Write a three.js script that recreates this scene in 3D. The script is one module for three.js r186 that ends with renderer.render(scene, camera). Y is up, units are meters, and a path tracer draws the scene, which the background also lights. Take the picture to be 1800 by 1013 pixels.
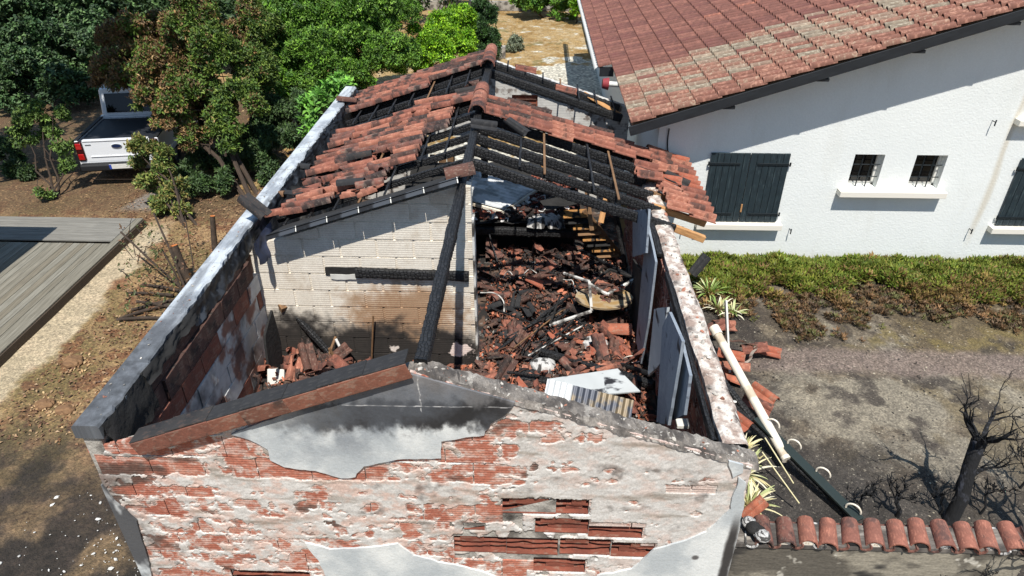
import * as THREE from 'three';
import { mergeGeometries } from 'three/addons/utils/BufferGeometryUtils.js';
import { RoundedBoxGeometry } from 'three/addons/geometries/RoundedBoxGeometry.js';

// ---------------------------------------------------------------- camera, sky, sun, exposure
const scene = new THREE.Scene();
const F_PX = 1230, PITCH = Math.atan(777.5 / F_PX), YAW = Math.atan(48 / Math.hypot(777.5, F_PX));
const camera = new THREE.PerspectiveCamera(2 * Math.atan(506.5 / F_PX) * 180 / Math.PI, 1800 / 1013, 0.1, 600);
camera.rotation.order = 'YXZ';
camera.position.set(0, 6.9, 4.49);
camera.rotation.set(-PITCH, YAW, 0);
camera.updateMatrixWorld();
scene.add(camera);

const SUN = new THREE.Vector3(0.05, 0.89, 0.455).normalize();
// clear summer air: pale at the horizon, blue overhead
{
  const w = 64, h = 256, d = new Float32Array(w * h * 4);
  for (let j = 0; j < h; j++) { const e = Math.max(0, Math.sin(((j + 0.5) / h - 0.5) * Math.PI)), t = 1 - Math.pow(1 - e, 3.2); for (let i = 0; i < w; i++) { const k = 4 * (j * w + i); d[k] = 0.37 + (0.155 - 0.37) * t; d[k + 1] = 0.45 + (0.265 - 0.45) * t; d[k + 2] = 0.53 + (0.45 - 0.53) * t; d[k + 3] = 1; } }
  const t = new THREE.DataTexture(d, w, h, THREE.RGBAFormat, THREE.FloatType); t.mapping = THREE.EquirectangularReflectionMapping; t.magFilter = THREE.LinearFilter; t.minFilter = THREE.LinearFilter; t.needsUpdate = true;
  scene.background = t; scene.environment = t;
}
const sun = new THREE.DirectionalLight(new THREE.Color(1, 0.96, 0.895), 4.5);
sun.name = 'sun';
sun.position.copy(SUN).multiplyScalar(60);
sun.castShadow = true;
sun.shadow.mapSize.set(4096, 4096);
Object.assign(sun.shadow.camera, { left: -30, right: 30, top: 40, bottom: -20, near: 1, far: 140 });
scene.add(sun, sun.target);
const renderer = new THREE.WebGLRenderer({ antialias: true });
renderer.setSize(1024, 576);
renderer.toneMapping = THREE.LinearToneMapping;
renderer.toneMappingExposure = 1.28;
renderer.shadowMap.enabled = true;

// ---------------------------------------------------------------- helpers
let seedState = 12345;
function seed(n) { seedState = n | 0; }
function R() { seedState = (seedState + 0x6d2b79f5) | 0; let t = Math.imul(seedState ^ (seedState >>> 15), 1 | seedState); t = (t + Math.imul(t ^ (t >>> 7), 61 | t)) ^ t; return ((t ^ (t >>> 14)) >>> 0) / 4294967296; }
const rr = (a, b) => a + (b - a) * R();
const pick = (a) => a[Math.floor(R() * a.length) % a.length];
const clamp = (x, a = 0, b = 1) => Math.min(b, Math.max(a, x));
const lerp = (a, b, t) => a + (b - a) * t;
const sstep = (a, b, x) => { const t = clamp((x - a) / (b - a)); return t * t * (3 - 2 * t); };
function hash(i, j, k = 0) { let h = Math.imul(i, 374761393) + Math.imul(j, 668265263) + Math.imul(k, 1274126177); h = Math.imul(h ^ (h >>> 13), 1274126177); return ((h ^ (h >>> 16)) >>> 0) / 4294967296; }
const LAT = new Float32Array(65536); for (let k = 0; k < 65536; k++) LAT[k] = hash(k >> 8, k & 255, 99);
function vn(x, y, s = 0, per = 0) {
  let i = Math.floor(x), j = Math.floor(y); const fx = x - i, fy = y - j, u = fx * fx * (3 - 2 * fx), v = fy * fy * (3 - 2 * fy);
  let i1 = i + 1, j1 = j + 1; const so = s * 37, to = s * 91 + 13;
  if (per) { i = ((i % per) + per) % per; j = ((j % per) + per) % per; i1 = ((i1 % per) + per) % per; j1 = ((j1 % per) + per) % per; }
  const r0 = ((i + so) & 255) << 8, r1 = ((i1 + so) & 255) << 8, c0 = (j + to) & 255, c1 = (j1 + to) & 255;
  const a = LAT[r0 | c0], b = LAT[r1 | c0], c = LAT[r0 | c1], d = LAT[r1 | c1], e = a + (b - a) * u;
  return e + (c + (d - c) * u - e) * v;
}
function fbm(x, y, oct = 4, s = 0, per = 0) { let a = 0.5, t = 0, n = 0; for (let o = 0; o < oct; o++) { t += a * vn(x, y, s + o * 17, per); n += a; a *= 0.56; if (per) { x *= 2; y *= 2; per *= 2; } else { const q = 1.6 * x - 1.2 * y; y = 1.2 * x + 1.6 * y + 3.7; x = q + 1.3; } } return t / n; }
// photo pixel -> world point on the plane x = / y = / z =
function P(u, v, plane) {
  const d = new THREE.Vector3((u - 900) / F_PX, -(v - 506.5) / F_PX, -1).applyQuaternion(camera.quaternion), o = camera.position;
  const a = Object.keys(plane)[0], t = (plane[a] - o[a]) / d[a];
  return o.clone().addScaledVector(d, t);
}
const V = (x, y, z) => new THREE.Vector3(x, y, z);
const used = new Map();
function numbered(n) { const k = used.get(n) || 0; used.set(n, k + 1); return k ? n + '_' + String(k).padStart(3, '0') : n; }
function shadowed(o) { o.castShadow = true; o.receiveShadow = true; return o; }
function tag(o, label, category, group, kind) { Object.assign(o.userData, { label, category }); if (group) o.userData.group = group; if (kind) o.userData.kind = kind; return o; }
function thing(name, label, category, pos = [0, 0, 0], group) { const o = new THREE.Group(); o.name = numbered(name); o.position.set(...pos); scene.add(o); return tag(o, label, category, group); }
function mesh(name, geo, mat, parent) { const m = shadowed(new THREE.Mesh(geo, mat)); m.name = parent ? name : numbered(name); (parent || scene).add(m); return m; }
function part(name, parent) { const g = new THREE.Group(); g.name = name; parent.add(g); return g; }
function struct(name, geo, mat) { const m = mesh(name, geo, mat); m.userData.kind = 'structure'; return m; }
function tex(w, h, fn, opts = {}) {           // fn(u01, v01) -> [r,g,b] sRGB 0..255
  const d = new Uint8Array(w * h * 4);
  for (let j = 0; j < h; j++) for (let i = 0; i < w; i++) { const c = fn((i + 0.5) / w, (j + 0.5) / h), k = 4 * (j * w + i); d[k] = clamp(c[0], 0, 255); d[k + 1] = clamp(c[1], 0, 255); d[k + 2] = clamp(c[2], 0, 255); d[k + 3] = 255; }
  const t = new THREE.DataTexture(d, w, h); t.magFilter = THREE.LinearFilter; t.minFilter = THREE.LinearMipmapLinearFilter; t.generateMipmaps = true;
  t.wrapS = t.wrapT = opts.clamp ? THREE.ClampToEdgeWrapping : THREE.RepeatWrapping; if (!opts.data) t.colorSpace = THREE.SRGBColorSpace; t.needsUpdate = true; return t;
}
const gray = (w, h, fn, o = {}) => tex(w, h, (u, v) => { const g = 255 * fn(u, v); return [g, g, g]; }, { ...o, data: true });
function std(o) { return new THREE.MeshStandardMaterial({ roughness: 0.9, side: THREE.DoubleSide, ...o }); }
const mix3 = (a, b, t) => [lerp(a[0], b[0], t), lerp(a[1], b[1], t), lerp(a[2], b[2], t)];
const mul3 = (a, k) => [a[0] * k, a[1] * k, a[2] * k];
// uv = two world axes in metres divided by (sx, sy), from (ox, oy)
function uvPlanar(g, ax, ay, sx = 1, sy = 1, ox = 0, oy = 0) {
  const p = g.attributes.position, uv = new Float32Array(p.count * 2), get = (i, a) => a === 'x' ? p.getX(i) : a === 'y' ? p.getY(i) : p.getZ(i);
  for (let i = 0; i < p.count; i++) { uv[2 * i] = (get(i, ax) - ox) / sx; uv[2 * i + 1] = (get(i, ay) - oy) / sy; }
  g.setAttribute('uv', new THREE.BufferAttribute(uv, 2)); return g;
}
// uv in metres by the dominant normal of each face (non-indexed)
function uvBox(g0, s = 1) {
  const g = g0.index ? g0.toNonIndexed() : g0; g.computeVertexNormals();
  const p = g.attributes.position, n = g.attributes.normal, uv = new Float32Array(p.count * 2);
  for (let f = 0; f < p.count; f += 3) {
    let a = 0, b = 0, c = 0; for (let k = 0; k < 3; k++) { a += Math.abs(n.getX(f + k)); b += Math.abs(n.getY(f + k)); c += Math.abs(n.getZ(f + k)); }
    for (let k = 0; k < 3; k++) { const i = f + k, x = p.getX(i), y = p.getY(i), z = p.getZ(i); const q = a >= b && a >= c ? [z, y] : b >= c ? [x, z] : [x, y]; uv[2 * i] = q[0] / s; uv[2 * i + 1] = q[1] / s; }
  }
  g.setAttribute('uv', new THREE.BufferAttribute(uv, 2)); return g;
}
function merge(list) { return mergeGeometries(list.map((g) => { const h = g.index ? g.toNonIndexed() : g; for (const k of Object.keys(h.attributes)) if (!['position', 'normal', 'uv'].includes(k)) h.deleteAttribute(k); return h; })); }
function boxG(w, h, d, x = 0, y = 0, z = 0) { const g = new THREE.BoxGeometry(w, h, d); g.translate(x, y, z); return g; }
function rbox(w, h, d, r = 0.01, x = 0, y = 0, z = 0) { const g = new RoundedBoxGeometry(w, h, d, 1, Math.min(r, w / 2.01, h / 2.01, d / 2.01)); g.translate(x, y, z); return g; }
// matrix whose local x runs from a to b, local y as near "up" as possible
function along(a, b, up = V(0, 1, 0)) {
  const x = b.clone().sub(a).normalize(), z = x.clone().cross(up).normalize(), y = z.clone().cross(x);
  return new THREE.Matrix4().makeBasis(x, y, z).setPosition(a);
}
// board from a to b (centre line), w across, h thick
function board(a, b, w, h, up, r = 0.006) { const L = a.distanceTo(b), g = rbox(L, h, w, r, L / 2, 0, 0); uvBox2(g); g.applyMatrix4(along(a, b, up)); return g; }
function uvBox2(g) { const q = uvBox(g); g.setAttribute('position', q.attributes.position); g.setAttribute('normal', q.attributes.normal); g.setAttribute('uv', q.attributes.uv); g.setIndex(null); return g; }
function tube(pts, r, seg = 6, closed = false) { return new THREE.TubeGeometry(new THREE.CatmullRomCurve3(pts, closed), Math.max(2, pts.length * 3), r, seg, closed); }
// tapered tube through points with radii
function taper(pts, radii, seg = 6, rough = 0) {
  const pos = [], idx = [], uv = []; let prevX = null;
  for (let i = 0; i < pts.length; i++) {
    const d = (pts[Math.min(i + 1, pts.length - 1)].clone().sub(pts[Math.max(i - 1, 0)])).normalize();
    let x = prevX ? prevX.clone().addScaledVector(d, -prevX.dot(d)) : (Math.abs(d.y) < 0.9 ? V(0, 1, 0) : V(1, 0, 0)).cross(d); x.normalize(); prevX = x;
    const y = d.clone().cross(x);
    for (let k = 0; k <= seg; k++) { const a = k / seg * Math.PI * 2, rad = radii[i] * (1 + rough * (hash(i, k % seg, 7) - 0.5)); const q = pts[i].clone().addScaledVector(x, Math.cos(a) * rad).addScaledVector(y, Math.sin(a) * rad); pos.push(q.x, q.y, q.z); uv.push(k / seg, i * 0.3); }
  }
  const w = seg + 1;
  for (let i = 0; i < pts.length - 1; i++) for (let k = 0; k < seg; k++) { const a = i * w + k; idx.push(a, a + w, a + 1, a + 1, a + w, a + w + 1); }
  const g = new THREE.BufferGeometry(); g.setAttribute('position', new THREE.Float32BufferAttribute(pos, 3)); g.setAttribute('uv', new THREE.Float32BufferAttribute(uv, 2)); g.setIndex(idx); g.computeVertexNormals(); return g;
}
// polygon (array of [x,y]) extruded along +z
function slab(poly, depth, holes = []) {
  const s = new THREE.Shape(poly.map((p) => new THREE.Vector2(p[0], p[1])));
  for (const h of holes) s.holes.push(new THREE.Path(h.map((p) => new THREE.Vector2(p[0], p[1]))));
  return new THREE.ExtrudeGeometry(s, { depth, bevelEnabled: false });
}
// ragged outline: subdivide and jitter a polygon's edges
function ragged(poly, step, amp, sd = 0, keep = () => false) {
  const out = [];
  for (let i = 0; i < poly.length; i++) {
    const a = poly[i], b = poly[(i + 1) % poly.length], L = Math.hypot(b[0] - a[0], b[1] - a[1]), n = Math.max(1, Math.round(L / step));
    for (let k = 0; k < n; k++) { const t = k / n, x = lerp(a[0], b[0], t), y = lerp(a[1], b[1], t); if (keep(x, y, a, b)) { out.push([x, y]); continue; } out.push([x + amp * (fbm(x * 9, y * 9, 3, sd) - 0.5) * 2, y + amp * (fbm(x * 9 + 50, y * 9, 3, sd + 5) - 0.5) * 2]); }
  }
  return out;
}
function clipHalf(poly, f) {                 // keep where f(x,y) >= 0 (f linear)
  const out = [];
  for (let i = 0; i < poly.length; i++) { const a = poly[i], b = poly[(i + 1) % poly.length], fa = f(...a), fb = f(...b); if (fa >= 0) out.push(a); if ((fa >= 0) !== (fb >= 0)) { const t = fa / (fa - fb); out.push([lerp(a[0], b[0], t), lerp(a[1], b[1], t)]); } }
  return out;
}
function grid(x0, x1, nx, z0, z1, nz, yf) {  // heightfield over x,z
  const g = new THREE.PlaneGeometry(1, 1, nx, nz), p = g.attributes.position;
  for (let i = 0; i < p.count; i++) { const x = lerp(x0, x1, p.getX(i) + 0.5), z = lerp(z0, z1, 0.5 - p.getY(i)); p.setXYZ(i, x, yf(x, z), z); }
  g.computeVertexNormals(); return g;
}

// ---------------------------------------------------------------- shared materials
const grainBump = gray(256, 256, (u, v) => fbm(u * 32, v * 32, 3, 3, 32));
const clayBump = grainBump;
const muted = (c, k = 0.2, d = 0.93) => { const g = 0.35 * c[0] + 0.45 * c[1] + 0.2 * c[2]; return [lerp(c[0], g, k) * d, lerp(c[1], g, k) * d, lerp(c[2], g, k) * d]; };
function clayTex(base, dark, amount, sd, spot = [150, 140, 125], spotAmt = 0.1) {
  base = muted(base);
  return tex(256, 256, (u, v) => {
    let c = mix3(base, mul3(base, 0.72), fbm(u * 8, v * 8, 4, sd, 8));
    const s = fbm(u * 4, v * 4, 4, sd + 31, 4); c = mix3(c, dark, 0.85 * sstep(0.98 - amount, 1.26 - amount, s + 0.12 * (vn(u * 64, v * 64, sd, 64) - 0.5)));
    const q = fbm(u * 16, v * 48, 3, sd + 77, 16); c = mix3(c, spot, spotAmt * 4 * sstep(0.56, 0.74, q));
    return mul3(c, 0.93 + 0.14 * vn(u * 128, v * 128, sd + 9, 128));
  });
}
const clay = (base, dark, amount, sd, spot, spotAmt) => std({ map: clayTex(base, dark, amount, sd, spot, spotAmt), bumpMap: clayBump, bumpScale: 0.003, roughness: 0.88 });
const M = {};
M.tileRed = [clay([184, 102, 76], [70, 50, 44], 0.48, 1, [206, 150, 122], 0.08), clay([200, 116, 86], [84, 58, 48], 0.42, 2, [220, 168, 140], 0.1), clay([166, 90, 68], [56, 44, 40], 0.52, 3, [196, 140, 116], 0.08), clay([158, 94, 76], [40, 35, 34], 0.6, 4)];
M.tileBright = [clay([214, 112, 76], [120, 66, 50], 0.3, 5), clay([205, 100, 66], [110, 60, 46], 0.3, 6)];
M.tileBrown = [clay([124, 76, 60], [48, 38, 34], 0.5, 7), clay([104, 66, 54], [36, 30, 28], 0.55, 8)];
M.tileBlack = [clay([52, 52, 54], [28, 28, 30], 0.5, 9, [84, 80, 76], 0.08), clay([62, 58, 56], [30, 30, 32], 0.5, 10, [110, 80, 66], 0.1)];
M.tileHouse = [clay([158, 95, 79], [120, 76, 66], 0.4, 11, [178, 120, 106], 0.03), clay([150, 89, 73], [116, 70, 64], 0.4, 12, [170, 112, 98], 0.06), clay([166, 101, 83], [124, 78, 70], 0.4, 13, [182, 130, 112], 0.06), clay([143, 84, 72], [108, 66, 62], 0.45, 14, [166, 110, 100], 0.06)];
M.tileLichen = [clay([176, 140, 114], [132, 112, 96], 0.5, 15, [196, 186, 164], 0.12), clay([186, 158, 130], [140, 122, 102], 0.5, 16, [204, 196, 172], 0.12), clay([176, 116, 92], [128, 98, 82], 0.5, 17, [190, 176, 150], 0.14), clay([164, 144, 118], [124, 112, 98], 0.5, 18, [196, 188, 166], 0.14)];
M.tileRim = [clay([176, 112, 88], [130, 82, 70], 0.4, 19, [206, 160, 136], 0.12), clay([166, 102, 80], [120, 80, 66], 0.4, 20, [200, 150, 128], 0.12)];
M.tileOrange = [clay([194, 112, 86], [110, 76, 66], 0.42, 21, [216, 150, 122], 0.08), clay([178, 104, 82], [90, 66, 60], 0.5, 22, [200, 140, 116], 0.08)];
// alligator char: square blocks split by cracks
const charCell = (u, v, n) => { let d1 = 9, d2 = 9, id = 0; const x = u * n, y = v * n, i = Math.floor(x), j = Math.floor(y); for (let a = -1; a < 2; a++) for (let b = -1; b < 2; b++) { const ci = ((i + a) % n + n) % n, cj = ((j + b) % n + n) % n; const px = i + a + 0.5 + 0.7 * (hash(ci, cj, 5) - 0.5), py = j + b + 0.5 + 0.7 * (hash(ci, cj, 6) - 0.5); const d = Math.max(Math.abs(px - x), Math.abs(py - y)); if (d < d1) { d2 = d1; d1 = d; id = hash(ci, cj, 8); } else if (d < d2) d2 = d; } return [d2 - d1, id]; };
M.char = std({ map: tex(256, 256, (u, v) => { const [e, id] = charCell(u, v, 12); const k = 22 + 16 * id + 8 * vn(u * 64, v * 64, 2, 64); const c = e < 0.1 ? 14 : k; return [c, c * 1.0, c * 1.04]; }), bumpMap: gray(256, 256, (u, v) => { const [e, id] = charCell(u, v, 12); return sstep(0, 0.22, e) * (0.7 + 0.3 * id); }), bumpScale: 0.012, roughness: 0.62 });
M.soot = std({ map: tex(128, 128, (u, v) => { const k = 24 + 26 * fbm(u * 8, v * 8, 4, 4, 8); return [k, k * 0.97, k * 0.94]; }), bumpMap: grainBump, bumpScale: 0.006, roughness: 0.95 });
function woodTex(a, b, sd, lines = 24) { return tex(256, 256, (u, v) => { const w = fbm(u * 4, v * lines, 4, sd, 4); return mul3(mix3(a, b, w), 0.9 + 0.2 * vn(u * 16, v * 128, sd + 3, 16)); }); }
M.woodRaw = std({ map: woodTex([206, 160, 108], [168, 118, 72], 41), bumpMap: grainBump, bumpScale: 0.002, roughness: 0.8 });
M.woodOld = std({ map: woodTex([150, 116, 80], [92, 66, 46], 42), bumpMap: grainBump, bumpScale: 0.003, roughness: 0.85 });
M.woodOchre = std({ map: tex(256, 256, (u, v) => { const s = fbm(u * 8, v * 8, 4, 44, 8); return mix3(mix3([176, 126, 62], [140, 100, 60], vn(u * 8, v * 40, 3, 8)), [44, 36, 30], sstep(0.5, 0.66, s)); }), bumpMap: grainBump, bumpScale: 0.003 });
M.whitePaint = std({ map: tex(128, 128, (u, v) => mul3([226, 224, 216], 0.9 + 0.12 * fbm(u * 8, v * 8, 3, 47, 8))), roughness: 0.6 });
M.whiteSooty = std({ map: tex(256, 256, (u, v) => mix3([214, 212, 206], [60, 56, 52], sstep(0.46, 0.7, fbm(u * 6, v * 6, 4, 48, 6)))), roughness: 0.75 });
M.cream = std({ map: tex(128, 128, (u, v) => mix3(mul3([236, 227, 210], 0.94 + 0.1 * fbm(u * 8, v * 8, 3, 47, 8)), [170, 150, 124], 0.6 * sstep(0.6, 0.75, fbm(u * 4, v * 4, 4, 12, 4)))), roughness: 0.55 });
M.concrete = std({ map: tex(512, 512, (u, v) => { const s = fbm(u * 6, v * 6, 5, 51, 6); return mul3(mix3([172, 167, 158], [104, 99, 93], sstep(0.36, 0.72, s)), 0.9 + 0.2 * vn(u * 128, v * 128, 4, 128)); }), bumpMap: grainBump, bumpScale: 0.008, roughness: 0.95 });
M.concreteBurnt = std({ map: tex(512, 512, (u, v) => { const s = fbm(u * 5, v * 5, 5, 52, 5), q = fbm(u * 12, v * 12, 4, 53, 12); let c = mix3([132, 125, 117], [74, 69, 65], sstep(0.3, 0.68, s)); c = mix3(c, [178, 172, 162], 0.6 * sstep(0.58, 0.76, q)); return mul3(c, 0.88 + 0.24 * vn(u * 128, v * 128, 4, 128)); }), bumpMap: grainBump, bumpScale: 0.01, roughness: 0.95 });
M.sill = std({ color: new THREE.Color('#e9e3d6'), bumpMap: grainBump, bumpScale: 0.001, roughness: 0.7 });
M.zinc = std({ map: tex(256, 256, (u, v) => { const s = fbm(u * 6, v * 6, 5, 61, 6); return mix3([70, 74, 80], [26, 27, 30], sstep(0.4, 0.62, s)); }), roughness: 0.55, metalness: 0.35 });
M.steelDark = std({ color: new THREE.Color('#22262b'), roughness: 0.5, metalness: 0.5 });
M.rust = std({ map: tex(128, 128, (u, v) => mix3([110, 66, 42], [50, 34, 28], fbm(u * 8, v * 8, 4, 63, 8))), roughness: 0.9 });
M.panelBlue = std({ map: tex(256, 512, (u, v) => { const s = fbm(u * 3, v * 6, 5, 66, 6), q = fbm(u * 12, v * 3, 4, 68, 12); let c = mix3([150, 158, 166], [120, 128, 138], q); c = mix3(c, [30, 32, 38], sstep(0.58, 0.72, s)); return mul3(c, 0.95 + 0.1 * vn(u * 64, v * 64, 4, 64)); }), roughness: 0.7 });
M.panelGrey = std({ map: tex(256, 512, (u, v) => { const s = fbm(u * 3, v * 6, 5, 76, 6); return mix3(mul3([190, 194, 194], 0.92 + 0.12 * fbm(u * 4, v * 4, 3, 2, 4)), [38, 38, 42], sstep(0.62, 0.76, s)); }), roughness: 0.7 });
M.ash = std({ map: tex(256, 256, (u, v) => { const s = fbm(u * 10, v * 10, 5, 81, 10); return mix3([196, 194, 190], [70, 68, 66], sstep(0.44, 0.62, s)); }), bumpMap: grainBump, bumpScale: 0.01, roughness: 1 });
M.bark = std({ map: woodTex([92, 76, 62], [48, 40, 34], 91, 12), bumpMap: grainBump, bumpScale: 0.01, roughness: 0.95 });
M.barkBurnt = std({ map: tex(128, 128, (u, v) => { const k = fbm(u * 6, v * 12, 4, 92, 6); return mix3([22, 22, 24], [66, 68, 76], sstep(0.52, 0.75, k)); }), bumpMap: grainBump, bumpScale: 0.008, roughness: 0.85 });

// ---------------------------------------------------------------- roof tile shapes
// local: x = down the slope (0 top .. L bottom), z across (0 .. W), y up
function tileGeo(L = 0.4, W = 0.21, sd = 0, brokenA = 0, brokenB = 0) {
  const prof = [], r = W * 0.265;
  for (let k = 0; k <= 6; k++) { const a = Math.PI * (1 - k / 6); prof.push([r + r * Math.cos(a), r * 1.25 * Math.sin(a) + 0.006]); }
  prof.push([W * 0.62, 0.0]); prof.push([W * 0.82, -0.006]); prof.push([W * 1.02, 0.004]);
  const n = prof.length, pos = [], idx = [], uv = [], th = 0.013, du = hash(sd, 3, 1), dv = hash(sd, 4, 1);
  const endA = prof.map((_, k) => brokenA ? brokenA * L * hash(k >> 1, sd, 11) : 0), endB = prof.map((_, k) => L - (brokenB ? brokenB * L * hash(k >> 1, sd, 12) : 0));
  for (const t of [0, 1]) for (const e of [endA, endB]) for (let k = 0; k < n; k++) { const fl = e === endB ? 1.1 : 0.9; pos.push(e[k], prof[k][1] * fl - t * th, prof[k][0]); uv.push(du + e[k] * 1.6, dv + prof[k][0] * 1.6); }
  const id = (t, e, k) => t * 2 * n + e * n + k, quad = (a, b, c, d) => idx.push(a, b, c, a, c, d);
  for (let k = 0; k < n - 1; k++) { quad(id(0, 0, k), id(0, 0, k + 1), id(0, 1, k + 1), id(0, 1, k)); quad(id(1, 0, k), id(1, 1, k), id(1, 1, k + 1), id(1, 0, k + 1)); quad(id(0, 1, k), id(0, 1, k + 1), id(1, 1, k + 1), id(1, 1, k)); quad(id(0, 0, k), id(1, 0, k), id(1, 0, k + 1), id(0, 0, k + 1)); }
  for (const k of [0, n - 1]) quad(id(0, 0, k), id(0, 1, k), id(1, 1, k), id(1, 0, k));
  const g = new THREE.BufferGeometry(); g.setAttribute('position', new THREE.Float32BufferAttribute(pos, 3)); g.setAttribute('uv', new THREE.Float32BufferAttribute(uv, 2)); g.setIndex(idx);
  const q = g.toNonIndexed(); q.computeVertexNormals(); return smoothTop(q);
}
// smooth normals inside a 50 degree crease
function smoothTop(g) {
  const p = g.attributes.position, n = g.attributes.normal, map = new Map(), N = [];
  for (let i = 0; i < p.count; i++) { const k = [p.getX(i), p.getY(i), p.getZ(i)].map((v) => Math.round(v * 2000)).join(','); (map.get(k) || map.set(k, []).get(k)).push(i); N.push(V(n.getX(i), n.getY(i), n.getZ(i))); }
  for (const list of map.values()) for (const i of list) { const s = V(0, 0, 0); for (const j of list) if (N[i].dot(N[j]) > 0.6) s.add(N[j]); s.normalize(); n.setXYZ(i, s.x, s.y, s.z); }
  return g;
}
const TILES = [0, 1, 2].map((s) => tileGeo(0.42, 0.205, s));
const TILES_BROKEN = [tileGeo(0.4, 0.21, 11, 0, 0.9), tileGeo(0.4, 0.21, 12, 0.5, 0.4), tileGeo(0.3, 0.21, 13, 0.3, 0.7), tileGeo(0.24, 0.2, 14, 0.5, 0.5), tileGeo(0.34, 0.21, 15, 0, 0.6)];
// half-round tile, axis x
function barrelGeo(L, r, sd = 0, flare = 0.12, arc = Math.PI) {
  const pos = [], idx = [], uv = [], n = 9, th = 0.014, du = hash(sd, 9, 2);
  for (const t of [0, 1]) for (const e of [0, 0.5, 1]) for (let k = 0; k <= n; k++) { const a = (Math.PI - arc) / 2 + arc * (1 - k / n), q = (r - t * th) * (1 + flare * (e - 0.5)); pos.push(e * L, q * Math.sin(a), q * Math.cos(a)); uv.push(du + e * L * 1.6, k * 0.05); }
  const w = n + 1, id = (t, e, k) => t * 3 * w + e * w + k, quad = (a, b, c, d) => idx.push(a, b, c, a, c, d);
  for (let k = 0; k < n; k++) { for (const e of [0, 1]) { quad(id(0, e, k), id(0, e, k + 1), id(0, e + 1, k + 1), id(0, e + 1, k)); quad(id(1, e, k), id(1, e + 1, k), id(1, e + 1, k + 1), id(1, e, k + 1)); } quad(id(0, 2, k), id(0, 2, k + 1), id(1, 2, k + 1), id(1, 2, k)); quad(id(0, 0, k), id(1, 0, k), id(1, 0, k + 1), id(0, 0, k + 1)); }
  for (const k of [0, n]) for (const e of [0, 1]) quad(id(0, e, k), id(0, e + 1, k), id(1, e + 1, k), id(1, e, k));
  const g = new THREE.BufferGeometry(); g.setAttribute('position', new THREE.Float32BufferAttribute(pos, 3)); g.setAttribute('uv', new THREE.Float32BufferAttribute(uv, 2)); g.setIndex(idx);
  const q = g.toNonIndexed(); q.computeVertexNormals(); return smoothTop(q);
}
// charred timber with scaly surface between two points
function charBeam(a, b, w, h, sd = 0, burn = 0.18, up) {
  const L = a.distanceTo(b), nr = Math.max(6, Math.round(L / 0.035)), ring = 16, pos = [], uv = [], idx = [];
  const endFade = (t) => 1;
  for (let i = 0; i <= nr; i++) {
    const x = i / nr * L, big = 1 - burn * fbm(x * 2.2, sd * 3.1, 3, sd);
    for (let k = 0; k <= ring; k++) {
      const s = (k % ring) / ring * 4, side = Math.floor(s), f = s - side; let y, z;
      if (side === 0) { y = 0.5; z = -0.5 + f; } else if (side === 1) { y = 0.5 - f; z = 0.5; } else if (side === 2) { y = -0.5; z = 0.5 - f; } else { y = -0.5 + f; z = -0.5; }
      const c = Math.hypot(y, z) / 0.72, round = 1 - 0.14 * c * c, j = 1 + 0.11 * (hash(i, k % ring, sd) - 0.5) - (hash(i, side, sd + 3) < 0.28 ? 0.07 : 0);
      pos.push(x, y * h * big * round * j, z * w * big * round * j); uv.push(x * 1.6, k / ring * 2 * (w + h) * 1.6);
    }
  }
  const W = ring + 1; for (let i = 0; i < nr; i++) for (let k = 0; k < ring; k++) { const q = i * W + k; idx.push(q, q + 1, q + W, q + 1, q + W + 1, q + W); }
  for (const i of [0, nr]) { const c = pos.length / 3; pos.push(i / nr * L, 0, 0); uv.push(0, 0); for (let k = 0; k < ring; k++) { const q = i * W + k; idx.push(c, q, q + 1); } }
  const g = new THREE.BufferGeometry(); g.setAttribute('position', new THREE.Float32BufferAttribute(pos, 3)); g.setAttribute('uv', new THREE.Float32BufferAttribute(uv, 2)); g.setIndex(idx); g.computeVertexNormals();
  g.applyMatrix4(along(a, b, up)); return g;
}

// ---------------------------------------------------------------- the ground
const litter = (x, z, sd) => vn(x * 38, z * 38, sd) > 0.8 ? 1 : 0;
const baseGround = tex(512, 512, (u, v) => { const a = fbm(u * 16, v * 16, 5, 101, 16), b = fbm(u * 64, v * 64, 4, 102, 64); return mul3(mix3([150, 122, 82], [96, 84, 56], sstep(0.35, 0.65, a)), 0.8 + 0.4 * b); });
const groundMat = std({ map: baseGround, bumpMap: grainBump, bumpScale: 0.01, roughness: 1 });
{ const g = new THREE.PlaneGeometry(420, 420); g.rotateX(-Math.PI / 2); g.translate(0, -0.02, -60); uvPlanar(g, 'x', 'z', 16, 16); struct('ground', g, groundMat); }
const groundBump = gray(512, 512, (u, v) => 0.6 * fbm(u * 24, v * 24, 4, 111, 24) + 0.4 * vn(u * 200, v * 200, 112, 200));
function yard(name, x0, x1, z0, z1, w, h, fn, bs, nx = 60, nz = 60, amp = 0.03) {
  const map = tex(w, h, (u, v) => fn(lerp(x0, x1, u), lerp(z0, z1, v)), { clamp: true });
  const inside = (x, z) => Math.min(sstep(0, 0.6, x - x0), sstep(0, 0.6, x1 - x), sstep(0, 0.6, z - z0), sstep(0, 0.6, z1 - z));
  const g = grid(x0, x1, nx, z1, z0, nz, (x, z) => 0.004 + amp * inside(x, z) * (fbm(x * 1.4, z * 1.4, 4, 120) - 0.35));
  uvPlanar(g, 'x', 'z', x1 - x0, z1 - z0, x0, z0);
  const b = groundBump.clone(); b.repeat.set((x1 - x0) / 2, (z1 - z0) / 2); b.needsUpdate = true;
  return struct(name, g, std({ map, bumpMap: b, bumpScale: bs, roughness: 1 }));
}
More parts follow.
